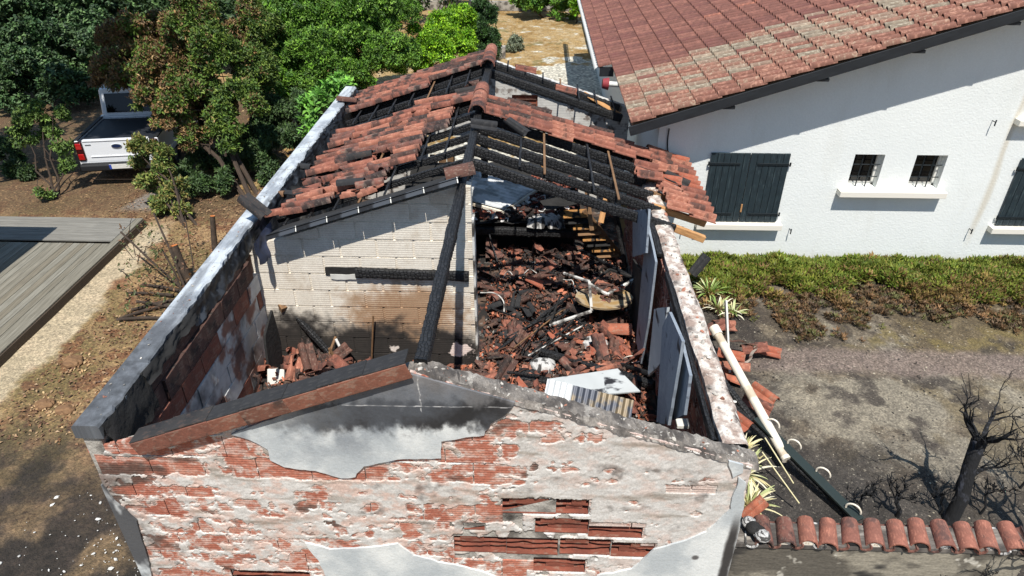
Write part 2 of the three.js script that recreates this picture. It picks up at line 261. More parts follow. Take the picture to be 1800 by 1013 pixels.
yard('yard_ground', -16, -3.9, -18, 3, 1024, 1664, (x, z) => {
  const n1 = fbm(x * 1.1, z * 1.1, 4, 130), n2 = fbm(x * 5, z * 5, 4, 131), f = fbm(x * 40, z * 40, 2, 132);
  let c = mix3([150, 122, 86], [112, 96, 60], sstep(0.35, 0.65, n1)); c = mix3(c, [112, 72, 48], 0.75 * sstep(0.52, 0.7, n2));
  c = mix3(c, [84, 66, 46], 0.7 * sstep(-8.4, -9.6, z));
  c = mix3(c, [176, 142, 102], 0.6 * litter(x, z, 133)); c = mix3(c, [74, 48, 34], 0.7 * litter(x + 7, z, 134));
  const sx = x + 8.27 + 0.25 * (fbm(x * 3, z * 3, 4, 135) - 0.5) * 2; const sand = sstep(-0.3, 0, sx) * sstep(0.62 + 0.2 * n1, 0.36 + 0.2 * n1, sx) * sstep(-9.2, -8.2, z); c = mix3(c, mul3([186, 170, 142], 0.85 + 0.25 * n2), 0.9 * sand);
  const burnt = sstep(-3.6, -1.0, z + 2.4 * (n1 - 0.5) + 1.3 * (n2 - 0.5) + 0.25 * (x + 6)); c = mix3(c, mul3(mix3([42, 37, 33], [96, 80, 60], sstep(0.44, 0.68, fbm(x * 2.2, z * 2.2, 5, 136))), 0.5 + 1.1 * n2), 0.93 * burnt);
  const path = sstep(0.5, 0.3, Math.abs(x + 8.6 + (z + 10) * 0.3) - 0.2 * n2) * sstep(-9.2, -9.6, z) * sstep(-12.5, -11.5, z); c = mix3(c, [128, 124, 120], 0.8 * path);
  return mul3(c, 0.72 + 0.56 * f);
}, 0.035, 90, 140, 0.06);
yard('garden_ground', 1.9, 13, -7.6, 1.4, 1536, 1248, (x, z) => {
  const n1 = fbm(x * 0.9, z * 0.9, 5, 140), n2 = fbm(x * 4, z * 4, 5, 141), f = fbm(x * 45, z * 45, 2, 142);
  let c = mix3([78, 69, 58], [110, 99, 83], sstep(0.4, 0.66, n2));
  const sandy = sstep(0.45, 0.68, fbm(x * 2.4, z * 2.4, 5, 145) + 0.45 * Math.exp(-((x - 5.6) ** 2) / 3.2 - ((z + 3.3) ** 2) / 0.9) - 0.07); c = mix3(c, [142, 134, 118], 0.72 * sandy);
  const brown = sstep(0.5, 0.64, n1 + 0.06 * (x - 6)); c = mix3(c, [96, 82, 56], 0.55 * brown);
  const moss = sstep(0.42, 0.6, fbm(x * 3, z * 3, 4, 143)) * sstep(-5.7, -5.1, z) * sstep(-4.5, -4.95, z) * sstep(3.6, 6, x); c = mix3(c, [116, 102, 54], 0.5 * moss);
  const strip = sstep(0.42, 0.2, Math.abs(z + 4.45 + 0.12 * (n1 - 0.5) - 0.015 * (x - 3)) + 0.22 * (n2 - 0.5)); c = mix3(c, mul3([116, 102, 94], 0.8 + 0.4 * vn(x * 60, z * 60, 144)), 0.85 * strip);
  const black = sstep(-2.9, -1.2, z + 2.6 * (n1 - 0.5) + (n2 - 0.5) * 1.2) * sstep(9, 4, x) + 0.9 * sstep(4.2, 2.9, x + 1.2 * (n2 - 0.5)); c = mix3(c, mul3([46, 43, 41], 0.7 + 0.8 * n2), 0.85 * clamp(black));
  c = mix3(c, [52, 46, 42], 0.7 * sstep(0.55, 0.7, fbm(x * 2, z * 2, 5, 146)) * (1 - strip));
  c = mix3(c, [198, 188, 166], 0.5 * (vn(x * 60, z * 60, 147) > 0.9 ? 1 : 0));
  return mul3(c, 0.7 + 0.6 * f);
}, 0.03, 110, 90, 0.05);
yard('rear_ground', -9, 6, -42, -10.2, 640, 1280, (x, z) => {
  const n1 = fbm(x * 0.8, z * 0.8, 5, 150), n2 = fbm(x * 4, z * 4, 4, 151), f = fbm(x * 22, z * 22, 2, 152);
  let c = mix3([170, 142, 96], [148, 116, 66], sstep(0.4, 0.6, n1)); c = mix3(c, [188, 170, 140], 0.6 * sstep(0.55, 0.66, n2)); c = mix3(c, [104, 100, 56], 0.5 * sstep(0.6, 0.72, fbm(x * 2, z * 2, 4, 153)));
  const gravel = sstep(0.42, 0.54, fbm(x * 2, z * 2, 4, 154) + 0.9 * Math.exp(-((x - 1.4) ** 2) / 1.5 - ((z + 19.5) ** 2) / 7) - 0.25 + 0.5 * sstep(-15, -12.5, z) * sstep(-3.4, -2.4, x) - 0.3 * sstep(-3, -4, x)); c = mix3(c, mul3([206, 200, 184], 0.7 + 0.5 * vn(x * 18, z * 18, 155)), gravel);
  return mul3(c, 0.78 + 0.44 * f);
}, 0.05, 60, 110, 0.06);
yard('room_floor', -3.9, 1.9, -10.3, -0.2, 256, 512, (x, z) => { const n = fbm(x * 4, z * 4, 5, 160); return mul3(mix3([40, 36, 34], [92, 72, 60], sstep(0.45, 0.7, n)), 0.7 + 0.5 * vn(x * 60, z * 60, 161)); }, 0.02, 20, 30, 0);

// ---------------------------------------------------------------- litter on the ground (uncountable)
function leafGeo(w, l, bend = 0.25) {
  const p = [0, 0, 0, -w / 2, bend * w, l * 0.45, w / 2, bend * w, l * 0.45, 0, bend * w * 0.2, l];
  const g = new THREE.BufferGeometry(); g.setAttribute('position', new THREE.Float32BufferAttribute([p[0], p[1], p[2], p[3], p[4], p[5], p[9], p[10], p[11], p[0], p[1], p[2], p[9], p[10], p[11], p[6], p[7], p[8]], 3));
  g.setAttribute('uv', new THREE.Float32BufferAttribute([0, 0, 1, 0, 1, 1, 0, 0, 1, 1, 0, 1], 2)); g.computeVertexNormals(); return g;
}
function scatter(name, label, category, geo, mat, n, place, colour, parent) {
  const im = shadowed(new THREE.InstancedMesh(geo, mat, n)), m = new THREE.Matrix4(), q = new THREE.Quaternion(), e = new THREE.Euler(), c = new THREE.Color();
  im.name = parent ? name : numbered(name);
  for (let i = 0; i < n; i++) { const { p, r, s } = place(i); e.set(...r); q.setFromEuler(e); m.compose(p, q, typeof s === 'number' ? V(s, s, s) : s); im.setMatrixAt(i, m); const k = colour(p, i); c.setRGB(k[0] / 255, k[1] / 255, k[2] / 255, THREE.SRGBColorSpace); im.setColorAt(i, c); }
  (parent || scene).add(im); if (label) tag(im, label, category); im.userData.kind = 'stuff'; return im;
}
const plain = std({ color: 0xffffff, roughness: 0.85 });
const leafMat = new THREE.MeshPhysicalMaterial({ color: 0xffffff, roughness: 0.62, side: THREE.DoubleSide, transmission: 0.0 });
seed(5);
scatter('leaf_litter', 'dry brown fallen leaves scattered over the ground beside the deck', 'leaf litter', leafGeo(0.035, 0.06, 0.4), leafMat, 5600, () => { const z = rr(-13, -2.2), x = rr(-9.5, -4.1), y = 0.035; const s = rr(0.5, 1.2); return { p: V(x < -7.55 && z > -8.8 ? -7.2 + rr(0, 2.9) : x, y, z), r: [rr(-0.4, 0.4), rr(0, 6.3), rr(-0.4, 0.4)], s }; }, () => pick([[140, 106, 78], [112, 78, 56], [166, 138, 104], [92, 66, 48], [128, 94, 64]]));
const chipGeo = (() => { const g = new THREE.IcosahedronGeometry(0.5, 0); const p = g.attributes.position; for (let i = 0; i < p.count; i++) { const k = 0.7 + 0.6 * hash(Math.round(p.getX(i) * 50), Math.round(p.getY(i) * 50), Math.round(p.getZ(i) * 50)); p.setXYZ(i, p.getX(i) * k, p.getY(i) * k * 0.5, p.getZ(i) * k); } g.computeVertexNormals(); return g; })();
scatter('plaster_crumbs', 'small white plaster crumbs lying on the scorched earth by the wall', 'plaster crumbs', chipGeo, plain, 420, () => { const z = rr(-2.6, 0.4), x = -4.35 - Math.abs(rr(-1, 1)) * rr(0, 1.8); return { p: V(x, 0.03, z), r: [rr(-0.5, 0.5), rr(0, 6), rr(-0.5, 0.5)], s: 0.012 + 0.07 * R() ** 6 }; }, () => mul3([228, 226, 220], rr(0.85, 1)));
scatter('gravel_crumbs', 'tiny grey stones and cinders on the burnt garden ground', 'gravel', chipGeo, plain, 5200, () => ({ p: V(rr(2.2, 9), 0.012, rr(-5.6, 0)), r: [rr(-0.5, 0.5), rr(0, 6), rr(-0.5, 0.5)], s: 0.006 + 0.035 * R() ** 3 }), () => pick([[120, 112, 100], [70, 66, 62], [40, 38, 36], [170, 160, 140], [52, 46, 42]]));

// ---------------------------------------------------------------- timber deck
{
  const deck = thing('timber_deck', 'weathered grey timber deck with a sand strip along its edge', 'deck', [-10, 0, -5]);
  const variants = [0, 1, 2, 3].map((k) => std({ map: woodTex([150 - k * 6, 146 - k * 7, 134 - k * 8], [106 - 3 * k, 102 - 4 * k, 90 - 5 * k], 200 + k, 30), bumpMap: grainBump, bumpScale: 0.003, roughness: 0.85 }));
  const variantsB = [0, 1, 2].map((k) => std({ map: woodTex([146 - k * 6, 143 - k * 6, 135 - k * 6], [106 - 3 * k, 103 - 3 * k, 96 - 3 * k], 210 + k, 30), bumpMap: grainBump, bumpScale: 0.003, roughness: 0.85 }));
  const xr = -8.28, zf = -8.62, zm = -7.5;
  seed(77);
  for (let x = xr - 0.22, k = 0; x > -13.5; x -= 0.146, k++) { const L = 8.5, g = rbox(0.138, 0.03, L, 0.004, 0, 0, 0); uvBox2(g); const uv = g.attributes.uv; for (let i = 0; i < uv.count; i++) uv.setXY(i, uv.getY(i) * 0.4 + k * 0.37, uv.getX(i) * 1.0 + k * 0.21); mesh('plank', g, pick(variants), deck).position.set(x + 10, 0.185 + rr(-0.002, 0.002), zm + L / 2 + 5); }
  for (let z = zf + 0.06, k = 0; z < zm - 0.05; z += 0.113, k++) { const L = 4.4 + 0.9, g = rbox(L, 0.03, 0.106, 0.004); uvBox2(g); const uv = g.attributes.uv; for (let i = 0; i < uv.count; i++) uv.setXY(i, uv.getX(i) * 0.4 + k * 0.31, uv.getY(i) + k * 0.4); mesh('plank', g, pick(variantsB), deck).position.set(xr - 0.16 - L / 2 + 10, 0.187 + rr(-0.002, 0.002), z + 5); }
  const e = rbox(0.14, 0.034, 9.6, 0.005); uvBox2(e); { const uv = e.attributes.uv; for (let i = 0; i < uv.count; i++) uv.setXY(i, uv.getY(i) * 0.4, uv.getX(i)); } mesh('edge_board', e, variants[1], deck).position.set(xr - 0.075 + 10, 0.187, -8.62 + 4.8 + 5);
  mesh('side_board', rbox(0.03, 0.17, 9.6, 0.005), std({ map: woodTex([92, 78, 62], [56, 46, 38], 221, 16), roughness: 0.9 }), deck).position.set(xr + 10, 0.085, -8.62 + 4.8 + 5);
  mesh('side_board', rbox(5.3, 0.17, 0.03, 0.005), M.woodOld, deck).position.set(xr - 2.65 + 10, 0.085, zf - 0.01 + 5);
}
// the flat shelter left of the frame whose roof shades the deck corner
{
  const s = thing('timber_shelter', 'flat roofed timber shelter standing on the deck', 'shelter', [-12, 0, -4]);
  mesh('roof_slab', boxG(4.4, 0.16, 5.6, 0, 3.0, 0.1), M.woodOld, s).position.set(0, 0, 0);
  for (const [x, z] of [[-2, -2.4], [-2, 2.6]]) mesh('post', boxG(0.12, 2.74, 0.12, x, 1.57, z), M.woodOld, s);
  s.position.set(-11.9, 0, -3.98);
}

// ---------------------------------------------------------------- the burnt outbuilding
const RX = -0.92, RY = 3.32, SL = 0.33, XL = -4.04, XR = 2.0;
const roofY = (x) => RY - SL * Math.abs(x - RX);
const ruin = thing('burnt_outbuilding', 'burnt out brick outbuilding with collapsed tiled roof and charred rafters', 'outbuilding', [0, 0, 0]);
const BW = 0.5, BH = 0.272;
const rect = (x0, y0, x1, y1) => [[x0, y0], [x1, y0], [x1, y1], [x0, y1]];
// ---- front gable wall, face at z = 0
const front = part('front_gable_wall', ruin);
const FW = 6.2, FH = 3.5, FX0 = -4.1;
const mortarMask = (x, y) => {
    const fx = (y / BH) - Math.floor(y / BH), row = Math.floor(y / BH), jx = ((x + 4.25 + (row & 1) * 0.25) / BW) - Math.floor((x + 4.25 + (row & 1) * 0.25) / BW);
    const joint = Math.max(sstep(0.13, 0.02, Math.min(fx, 1 - fx)), 0.7 * sstep(0.05, 0.01, Math.min(jx, 1 - jx)));
    let cover = -0.01 + 0.19 * sstep(-0.2, 0.9, x) + 0.07 * sstep(2.35, 1.6, y) * sstep(0.3, -1.2, x) - 0.16 * sstep(0.10, 0.0, Math.abs(y - 2.04) - 0.06) * sstep(0.6, -0.6, x) - 0.08 * sstep(1.35, 0.8, y) * sstep(-0.5, 0.2, x) * sstep(1.5, 0.9, x);
    cover += 0.14 * sstep(0.1, 0.05, Math.abs(y - 1.83)); 
    const rowN = hash(row, Math.floor(x * 0.9 + hash(row, 5, 8)), 9) - 0.5;
    const n = fbm(x * 5.2, y * 6.4, 3, 41), d = fbm(x * 15, y * 17, 3, 42);
    return (n * 0.6 + d * 0.4) - 0.525 + cover + 0.09 * joint + 0.17 * rowN;
  };
function brickRib(y) { const t = ((y % BH) / BH) * 9; const f = t - Math.floor(t); return f < 0.22 ? 0 : 1; }
const frontBrick = tex(1536, 864, (u, v) => {
  const x = FX0 + u * FW, y = v * FH, row = Math.floor(y / BH), col = Math.floor((x + (row & 1) * 0.25) / BW), h = hash(row, col, 301);
  let c = mix3([184, 114, 92], [164, 96, 76], h); c = mix3(c, [198, 150, 130], 0.6 * sstep(0.5, 0.7, fbm(x * 7, y * 7, 3, 302)));
  c = mix3(c, [212, 196, 186], 0.6 * sstep(0.45, 0.72, fbm(x * 12, y * 26, 4, 303))); c = mix3(c, [214, 205, 196], 0.75 * sstep(-0.085, 0.01, mortarMask(x, y) + 0.05 * (vn(x * 60, y * 60, 306) - 0.5)));
  const soot = sstep(0.55, 0.8, fbm(x * 3.2, y * 7, 5, 304) + 0.3 * sstep(-3.2, -4.1, x) - 0.05); c = mix3(c, [66, 56, 50], 0.7 * soot);
  return mul3(c, 0.88 + 0.2 * vn(x * 90, y * 90, 305));
}, { clamp: true });
const frontBrickMat = std({ map: frontBrick, bumpMap: gray(512, 1024, (u, v) => (brickRib(v * FH) ? 0.8 : 0.2) + 0.2 * vn(u * 300, v * 170, 3), { clamp: true }), bumpScale: 0.004, roughness: 0.9 });
const gableF = [(x, y) => RY - 0.125 - SL * (x - RX) - y, (x, y) => RY - 0.06 + SL * (x - RX) - y];
// cells broken open: [row, x0, x1] in world metres, taken from the photograph
const brokenCells = [];
function bc(u0, v0, u1, v1) { const a = P(u0, v0, { z: 0 }), b = P(u1, v1, { z: 0 }); brokenCells.push([a.x, b.y, b.x, a.y]); }
bc(883, 877, 977, 904); bc(978, 879, 1034, 904); bc(941, 912, 1034, 938); bc(1036, 919, 1128, 946); bc(797, 944, 890, 972); bc(890, 947, 980, 976); bc(985, 948, 1072, 976); bc(1076, 955, 1148, 980); bc(938, 982, 1028, 1006); bc(815, 918, 852, 932); bc(1175, 854, 1255, 866); bc(404, 1003, 552, 1040);
{
  const core = [[XL + 0.02, -0.1], [XR - 0.02, -0.1], [XR - 0.02, roofY(XR) - 0.155], [RX, RY - 0.155], [XL + 0.02, roofY(XL) - 0.155]];
  const hole = brokenCells.map(([x0, y0, x1, y1]) => rect(x0, y0, x1, y1).reverse());
  const c1 = slab(core, 0.06); c1.translate(0, 0, -0.18); uvBox2(c1); mesh('wall_core', c1, M.concrete, front);
  const c2 = slab(core, 0.104, hole); c2.translate(0, 0, -0.118); uvBox2(c2); mesh('mortar_bed', c2, M.concrete, front);
  seed(31);
  const rows = 13;
  for (let r = 1; r < rows; r++) for (let x = -4.25 - (r & 1) * 0.25; x < XR; x += BW) {
    let y0 = r * BH + 0.006, y1 = (r + 1) * BH - 0.006, x0 = Math.max(x + 0.005, XL), x1 = Math.min(x + BW - 0.005, XR);
    if (x1 - x0 < 0.06) continue;
    if (brokenCells.some((b) => x1 > b[0] + 0.04 && x0 < b[2] - 0.04 && y1 > b[1] + 0.05 && y0 < b[3] - 0.05 && (b[3] - b[1]) > 0.12)) {
      // keep the pieces of the brick left and right of the hole
      let pieces = [[x0, x1]];
      for (const b of brokenCells) if (y1 > b[1] + 0.05 && y0 < b[3] - 0.05) pieces = pieces.flatMap(([p, q]) => q <= b[0] || p >= b[2] ? [[p, q]] : [[p, b[0]], [b[2], q]].filter(([s, t]) => t - s > 0.03));
      for (const [p, q] of pieces) { const g = slab(rect(p, y0, q, y1), 0.03); uvPlanar(g, 'x', 'y', FW, FH, FX0, 0); mesh('brick', g, frontBrickMat, front).position.z = -0.03; }
      continue;
    }
    let poly = rect(x0, y0, x1, y1); for (const f of gableF) poly = clipHalf(poly, f);
    if (poly.length < 3) continue;
    const g = slab(poly, 0.032); uvPlanar(g, 'x', 'y', FW, FH, FX0, 0);
    mesh('brick', g, frontBrickMat, front).position.z = -0.032 + rr(-0.002, 0.003);
  }
  // opened hollow bricks: back wall, shelves (webs) and ragged lips
  const inner = clay([176, 86, 60], [96, 48, 36], 0.4, 33);
  for (const [x0, y0, x1, y1] of brokenCells) {
    const n = y1 - y0 > 0.2 ? 3 : y1 - y0 > 0.12 ? 2 : 1, w = x1 - x0;
    mesh('brick_back', boxG(w, y1 - y0, 0.012, (x0 + x1) / 2, (y0 + y1) / 2, -0.108), inner, front);
    for (let k = 0; k <= n; k++) {
      const y = lerp(y0, y1, k / n), pts = [[x0, 0], [x1, 0]]; let lip = []; const m = 12;
      for (let i = m; i >= 0; i--) { const x = lerp(x0, x1, i / m); lip.push([x, k === 0 ? 0.098 : 0.045 + 0.055 * fbm(x * 8, y * 9 + k, 3, 35)]); }
      const g = slab(pts.concat(lip), 0.01); g.rotateX(Math.PI / 2); g.translate(0, y + 0.005, -0.102); uvBox2(g); mesh('brick_web', g, inner, front);
    }
    for (const k of [0, 1]) if (R() < 0.7 && w > 0.2) { const yc = lerp(y0, y1, (k + 0.5) / 2), xa = lerp(x0, x1, rr(0.1, 0.5)), xb = lerp(xa, x1, rr(0.5, 1)); const poly = ragged(rect(xa, yc - 0.03, xb, yc + 0.035), 0.04, 0.012, k + 3); const g = slab(poly, 0.01); g.translate(0, 0, -0.06 + 0.03 * k); uvBox2(g); mesh('brick_shard', g, inner, front); }
  }
  // mortar and undercoat still stuck to the bricks, as relief
  const nx = 640, ny = 310, g = new THREE.PlaneGeometry(XR - XL - 0.02, 2.95, nx, ny); g.translate((XL + XR) / 2, 0.42 + 2.95 / 2, 0);
  const p = g.attributes.position, idx = [], keepV = [];
  for (let i = 0; i < p.count; i++) {
    const x = p.getX(i) + 0.006 * (hash(i, 1, 1) - 0.5), y = p.getY(i) + 0.006 * (hash(i, 2, 1) - 0.5); let m = mortarMask(x, y);
    for (const b of brokenCells) if (x > b[0] - 0.012 && x < b[2] + 0.012 && y > b[1] - 0.012 && y < b[3] + 0.012) m = -1;
    const under = gableF[0](x, y) > 0.015 && gableF[1](x, y) > 0.015; if (!under) m = -1;
    const z = m > 0 ? 0.002 + 0.005 * sstep(0, 0.06, m) + 0.009 * (fbm(x * 16, y * 22, 3, 43) - 0.4) * sstep(0, 0.05, m) : -0.02; p.setXYZ(i, x, y, z); keepV.push(m > 0 ? 1 : 0);
  }
  const src = g.index.array; for (let i = 0; i < src.length; i += 3) if (keepV[src[i]] + keepV[src[i + 1]] + keepV[src[i + 2]] > 0) idx.push(src[i], src[i + 1], src[i + 2]);
  g.setIndex(idx); g.computeVertexNormals(); uvPlanar(g, 'x', 'y', FW, FH, FX0, 0);
  const mortarMat = std({ map: tex(1024, 512, (u, v) => { const x = FX0 + u * FW, y = v * FH; let c = mix3([222, 218, 212], [186, 181, 174], fbm(x * 5, y * 7, 5, 44)); c = mix3(c, [208, 168, 150], (0.3 + 0.3 * sstep(0.5, -1, x)) * sstep(0.4, 0.72, fbm(x * 9, y * 13, 4, 48))); c = mix3(c, [124, 112, 98], 0.6 * sstep(0.5, 0.8, fbm(x * 1.6, y * 9, 4, 45) + 0.28 * sstep(0.3, 0.0, Math.abs(y - 2.1)) * sstep(-1, -3, x) - 0.06)); c = mix3(c, [78, 71, 66], 0.6 * sstep(0.62, 0.9, fbm(x * 5, y * 6, 5, 46) + 0.22 * sstep(-3.3, -4, x) )); return mul3(c, 0.9 + 0.18 * vn(x * 120, y * 120, 47)); }, { clamp: true }), roughness: 1 });
  mesh('mortar_residue', g, mortarMat, front).userData.kind = 'stuff';
}
// ---- render (plaster) still on the front wall
{
  const plasterMat = std({ map: tex(1536, 864, (u, v) => {
    const x = FX0 + u * FW, y = v * FH, n = fbm(x * 2.2, y * 2.2, 5, 51), n2 = fbm(x * 6, y * 3, 4, 52);
    let c = mix3([224, 225, 221], [182, 187, 188], sstep(0.3, 0.7, n));
    const top = roofY(x) - y;                                  // smoke staining under the gable, as in the photograph
    const n3 = fbm(x * 14, y * 10, 4, 59); const band = sstep(0.17, 0.03, Math.abs(y - (2.76 + 0.03 * (x + 1))) - 0.1 * n2 + 0.22 * (n3 - 0.5)) * sstep(-2.6, -1.4, x + 0.6 * (n - 0.5)) * sstep(0.25, -0.3, x);
    const cap = sstep(2.74, 2.88, y + 0.16 * (n3 - 0.5)) * sstep(-2.3, -1.2, x + 0.8 * (n - 0.5));
    c = mix3(c, mul3([112, 110, 110], 0.75 + 0.5 * n2), 0.95 * cap); c = mix3(c, mul3([38, 37, 38], 0.7 + 0.6 * n2), 0.96 * band);
    c = mix3(c, [98, 104, 112], 0.55 * sstep(0.42, 0.72, fbm(x * 3 + 9, y * 2.4, 5, 53)) * sstep(2.1, 2.5, y));
    c = mix3(c, [60, 60, 62], 0.85 * sstep(0.5, 0.68, fbm(x * 4, y * 2.4, 4, 54) - 0.1 + 0.25 * sstep(-3.5, -4, x)) * sstep(-3.2, -3.5, x));
    c = mix3(c, [44, 40, 38], 0.9 * sstep(0.06, 0.02, Math.abs(x - 1.97) - 0.05 * (n2 - 0.4)) * sstep(1.7, 1.3, y));
    c = mix3(c, [86, 82, 80], 0.9 * sstep(0.045, 0.02, Math.hypot(x - 1.66, y - 0.97)) ); 
    const crack = Math.abs(x + 0.93 + 0.05 * (fbm(y * 9, 2, 3, 56) - 0.5)) < 0.005 && y > 2.8; if (crack) c = mix3(c, [196, 194, 190], vn(y * 50, 3, 57));
    if (Math.abs(y - (2.87 + 0.012 * (x + 1) + 0.02 * (fbm(x * 4, 1, 3, 58) - 0.5))) < 0.004 + 0.003 * n2 && x > -1.6 && x < -0.1) c = mix3(c, [200, 198, 196], vn(x * 30, 4, 57));
    return mul3(c, 0.95 + 0.08 * vn(x * 140, y * 140, 55));
  }, { clamp: true }), bumpMap: (() => { const b = grainBump.clone(); b.repeat.set(6, 4); b.needsUpdate = true; return b; })(), bumpScale: 0.002, roughness: 0.92 });
  const Z = (a) => a.map(([u, v]) => { const q = P(u, v, { z: 0.02 }); return [q.x, q.y]; });
  const patches = [
    [[404, 765], [440, 772], [470, 790], [475, 808], [500, 822], [555, 828], [600, 840], [625, 838], [640, 820], [700, 808], [775, 805], [778, 775], [850, 765], [862, 745], [890, 730], [905, 708], [880, 694], [830, 681], [770, 661], [735, 649], [705, 656], [560, 702]],
    [[535, 955], [580, 965], [650, 962], [700, 955], [725, 975], [780, 990], [830, 1000], [870, 1013], [890, 1060], [590, 1060], [560, 985]],
    [[1050, 1013], [1110, 1000], [1150, 965], [1200, 952], [1240, 935], [1285, 895], [1292, 860], [1300, 838], [1310, 850], [1306, 900], [1296, 940], [1312, 985], [1322, 1060], [1040, 1060]],
    [[164, 850], [180, 853], [200, 880], [240, 915], [250, 950], [262, 990], [272, 1060], [262, 1060], [214, 950]],
    [[1262, 772], [1290, 782], [1308, 800], [1306, 830], [1290, 838], [1280, 815], [1284, 795]],
  ];
  const keepTop = (x, y) => roofY(x) - y < 0.14;
  patches.forEach((q, i) => { let poly = ragged(Z(q), 0.05, i === 3 ? 0.01 : 0.022, 60 + i, keepTop); for (const f of gableF) poly = clipHalf(poly, f); poly = clipHalf(clipHalf(poly, (x) => x - XL), (x) => XR - x + 0.02); const g = slab(poly, 0.02); g.translate(0, 0, 0.006); uvPlanar(g, 'x', 'y', FW, FH, FX0, 0); mesh('render_patch', g, plasterMat, front); });
}
// ---- cap of the right slope and the verge tiles of the left slope
{
  const cap = (() => {                        // ragged concrete bed, wobbling along its length
    const n = 120, pos = [], idx = [], x0 = RX - 0.2, x1 = XR + 0.06;
    for (let i = 0; i <= n; i++) { const x = lerp(x0, x1, i / n), y = roofY(x) - 0.115 + 0.02 * (fbm(x * 7, 1, 3, 71) - 0.5); const f = 0.004 + 0.03 * fbm(x * 9, 3, 3, 72), b = -0.155 - 0.05 * fbm(x * 9, 5, 4, 73); const prof = [[y - 0.05, f - 0.02], [y - 0.03 - 0.02 * hash(i, 8, 3), f], [y + 0.0 + 0.025 * hash(i, 2, 3), f - 0.03 - 0.02 * hash(i, 9, 3)], [y + 0.01 + 0.03 * hash(i, 1, 1), -0.09], [y + 0.015 + 0.02 * hash(i, 3, 3), b + 0.02], [y - 0.1, b]]; for (const q of prof) pos.push(x, q[0], q[1]); }
    for (let i = 0; i < n; i++) for (let k = 0; k < 5; k++) { const a = i * 6 + k; idx.push(a, a + 1, a + 6, a + 1, a + 7, a + 6); }
    const g = new THREE.BufferGeometry(); g.setAttribute('position', new THREE.Float32BufferAttribute(pos, 3)); g.setIndex(idx); g.computeVertexNormals(); return uvBox(g);
  })();
  mesh('coping', cap, M.concreteBurnt, front);
  const verge = part('roof_verge', ruin); seed(8);
  const vergeMats = [clay([150, 84, 62], [54, 44, 40], 0.5, 81), clay([162, 92, 66], [60, 46, 40], 0.45, 82), clay([140, 82, 60], [48, 40, 36], 0.52, 83)], topMat = M.tileBlack;
  const a0 = P(232, 778, { z: 0.06 }), b0 = P(706, 640, { z: 0.06 }), n = 7, dir = b0.clone().sub(a0);
  for (let k = 0; k < n; k++) {
    const a = a0.clone().addScaledVector(dir, k / n - 0.008), b = a0.clone().addScaledVector(dir, (k + 1) / n + 0.012), L = a.distanceTo(b), t = part('verge_tile', verge);
    t.applyMatrix4(along(a, b)); t.position.y += 0.006 * k % 0.012;
    const f = uvBox(rbox(L, 0.15, 0.016, 0.005, L / 2, -0.075, 0.012 + 0.006 * (k & 1))); mesh('front_lip', f, pick(vergeMats), t);
    mesh('top_plate', uvBox(rbox(L, 0.018, 0.19, 0.006, L / 2, 0.006 + 0.004 * (k & 1), -0.082)), pick(topMat), t);
  }
}
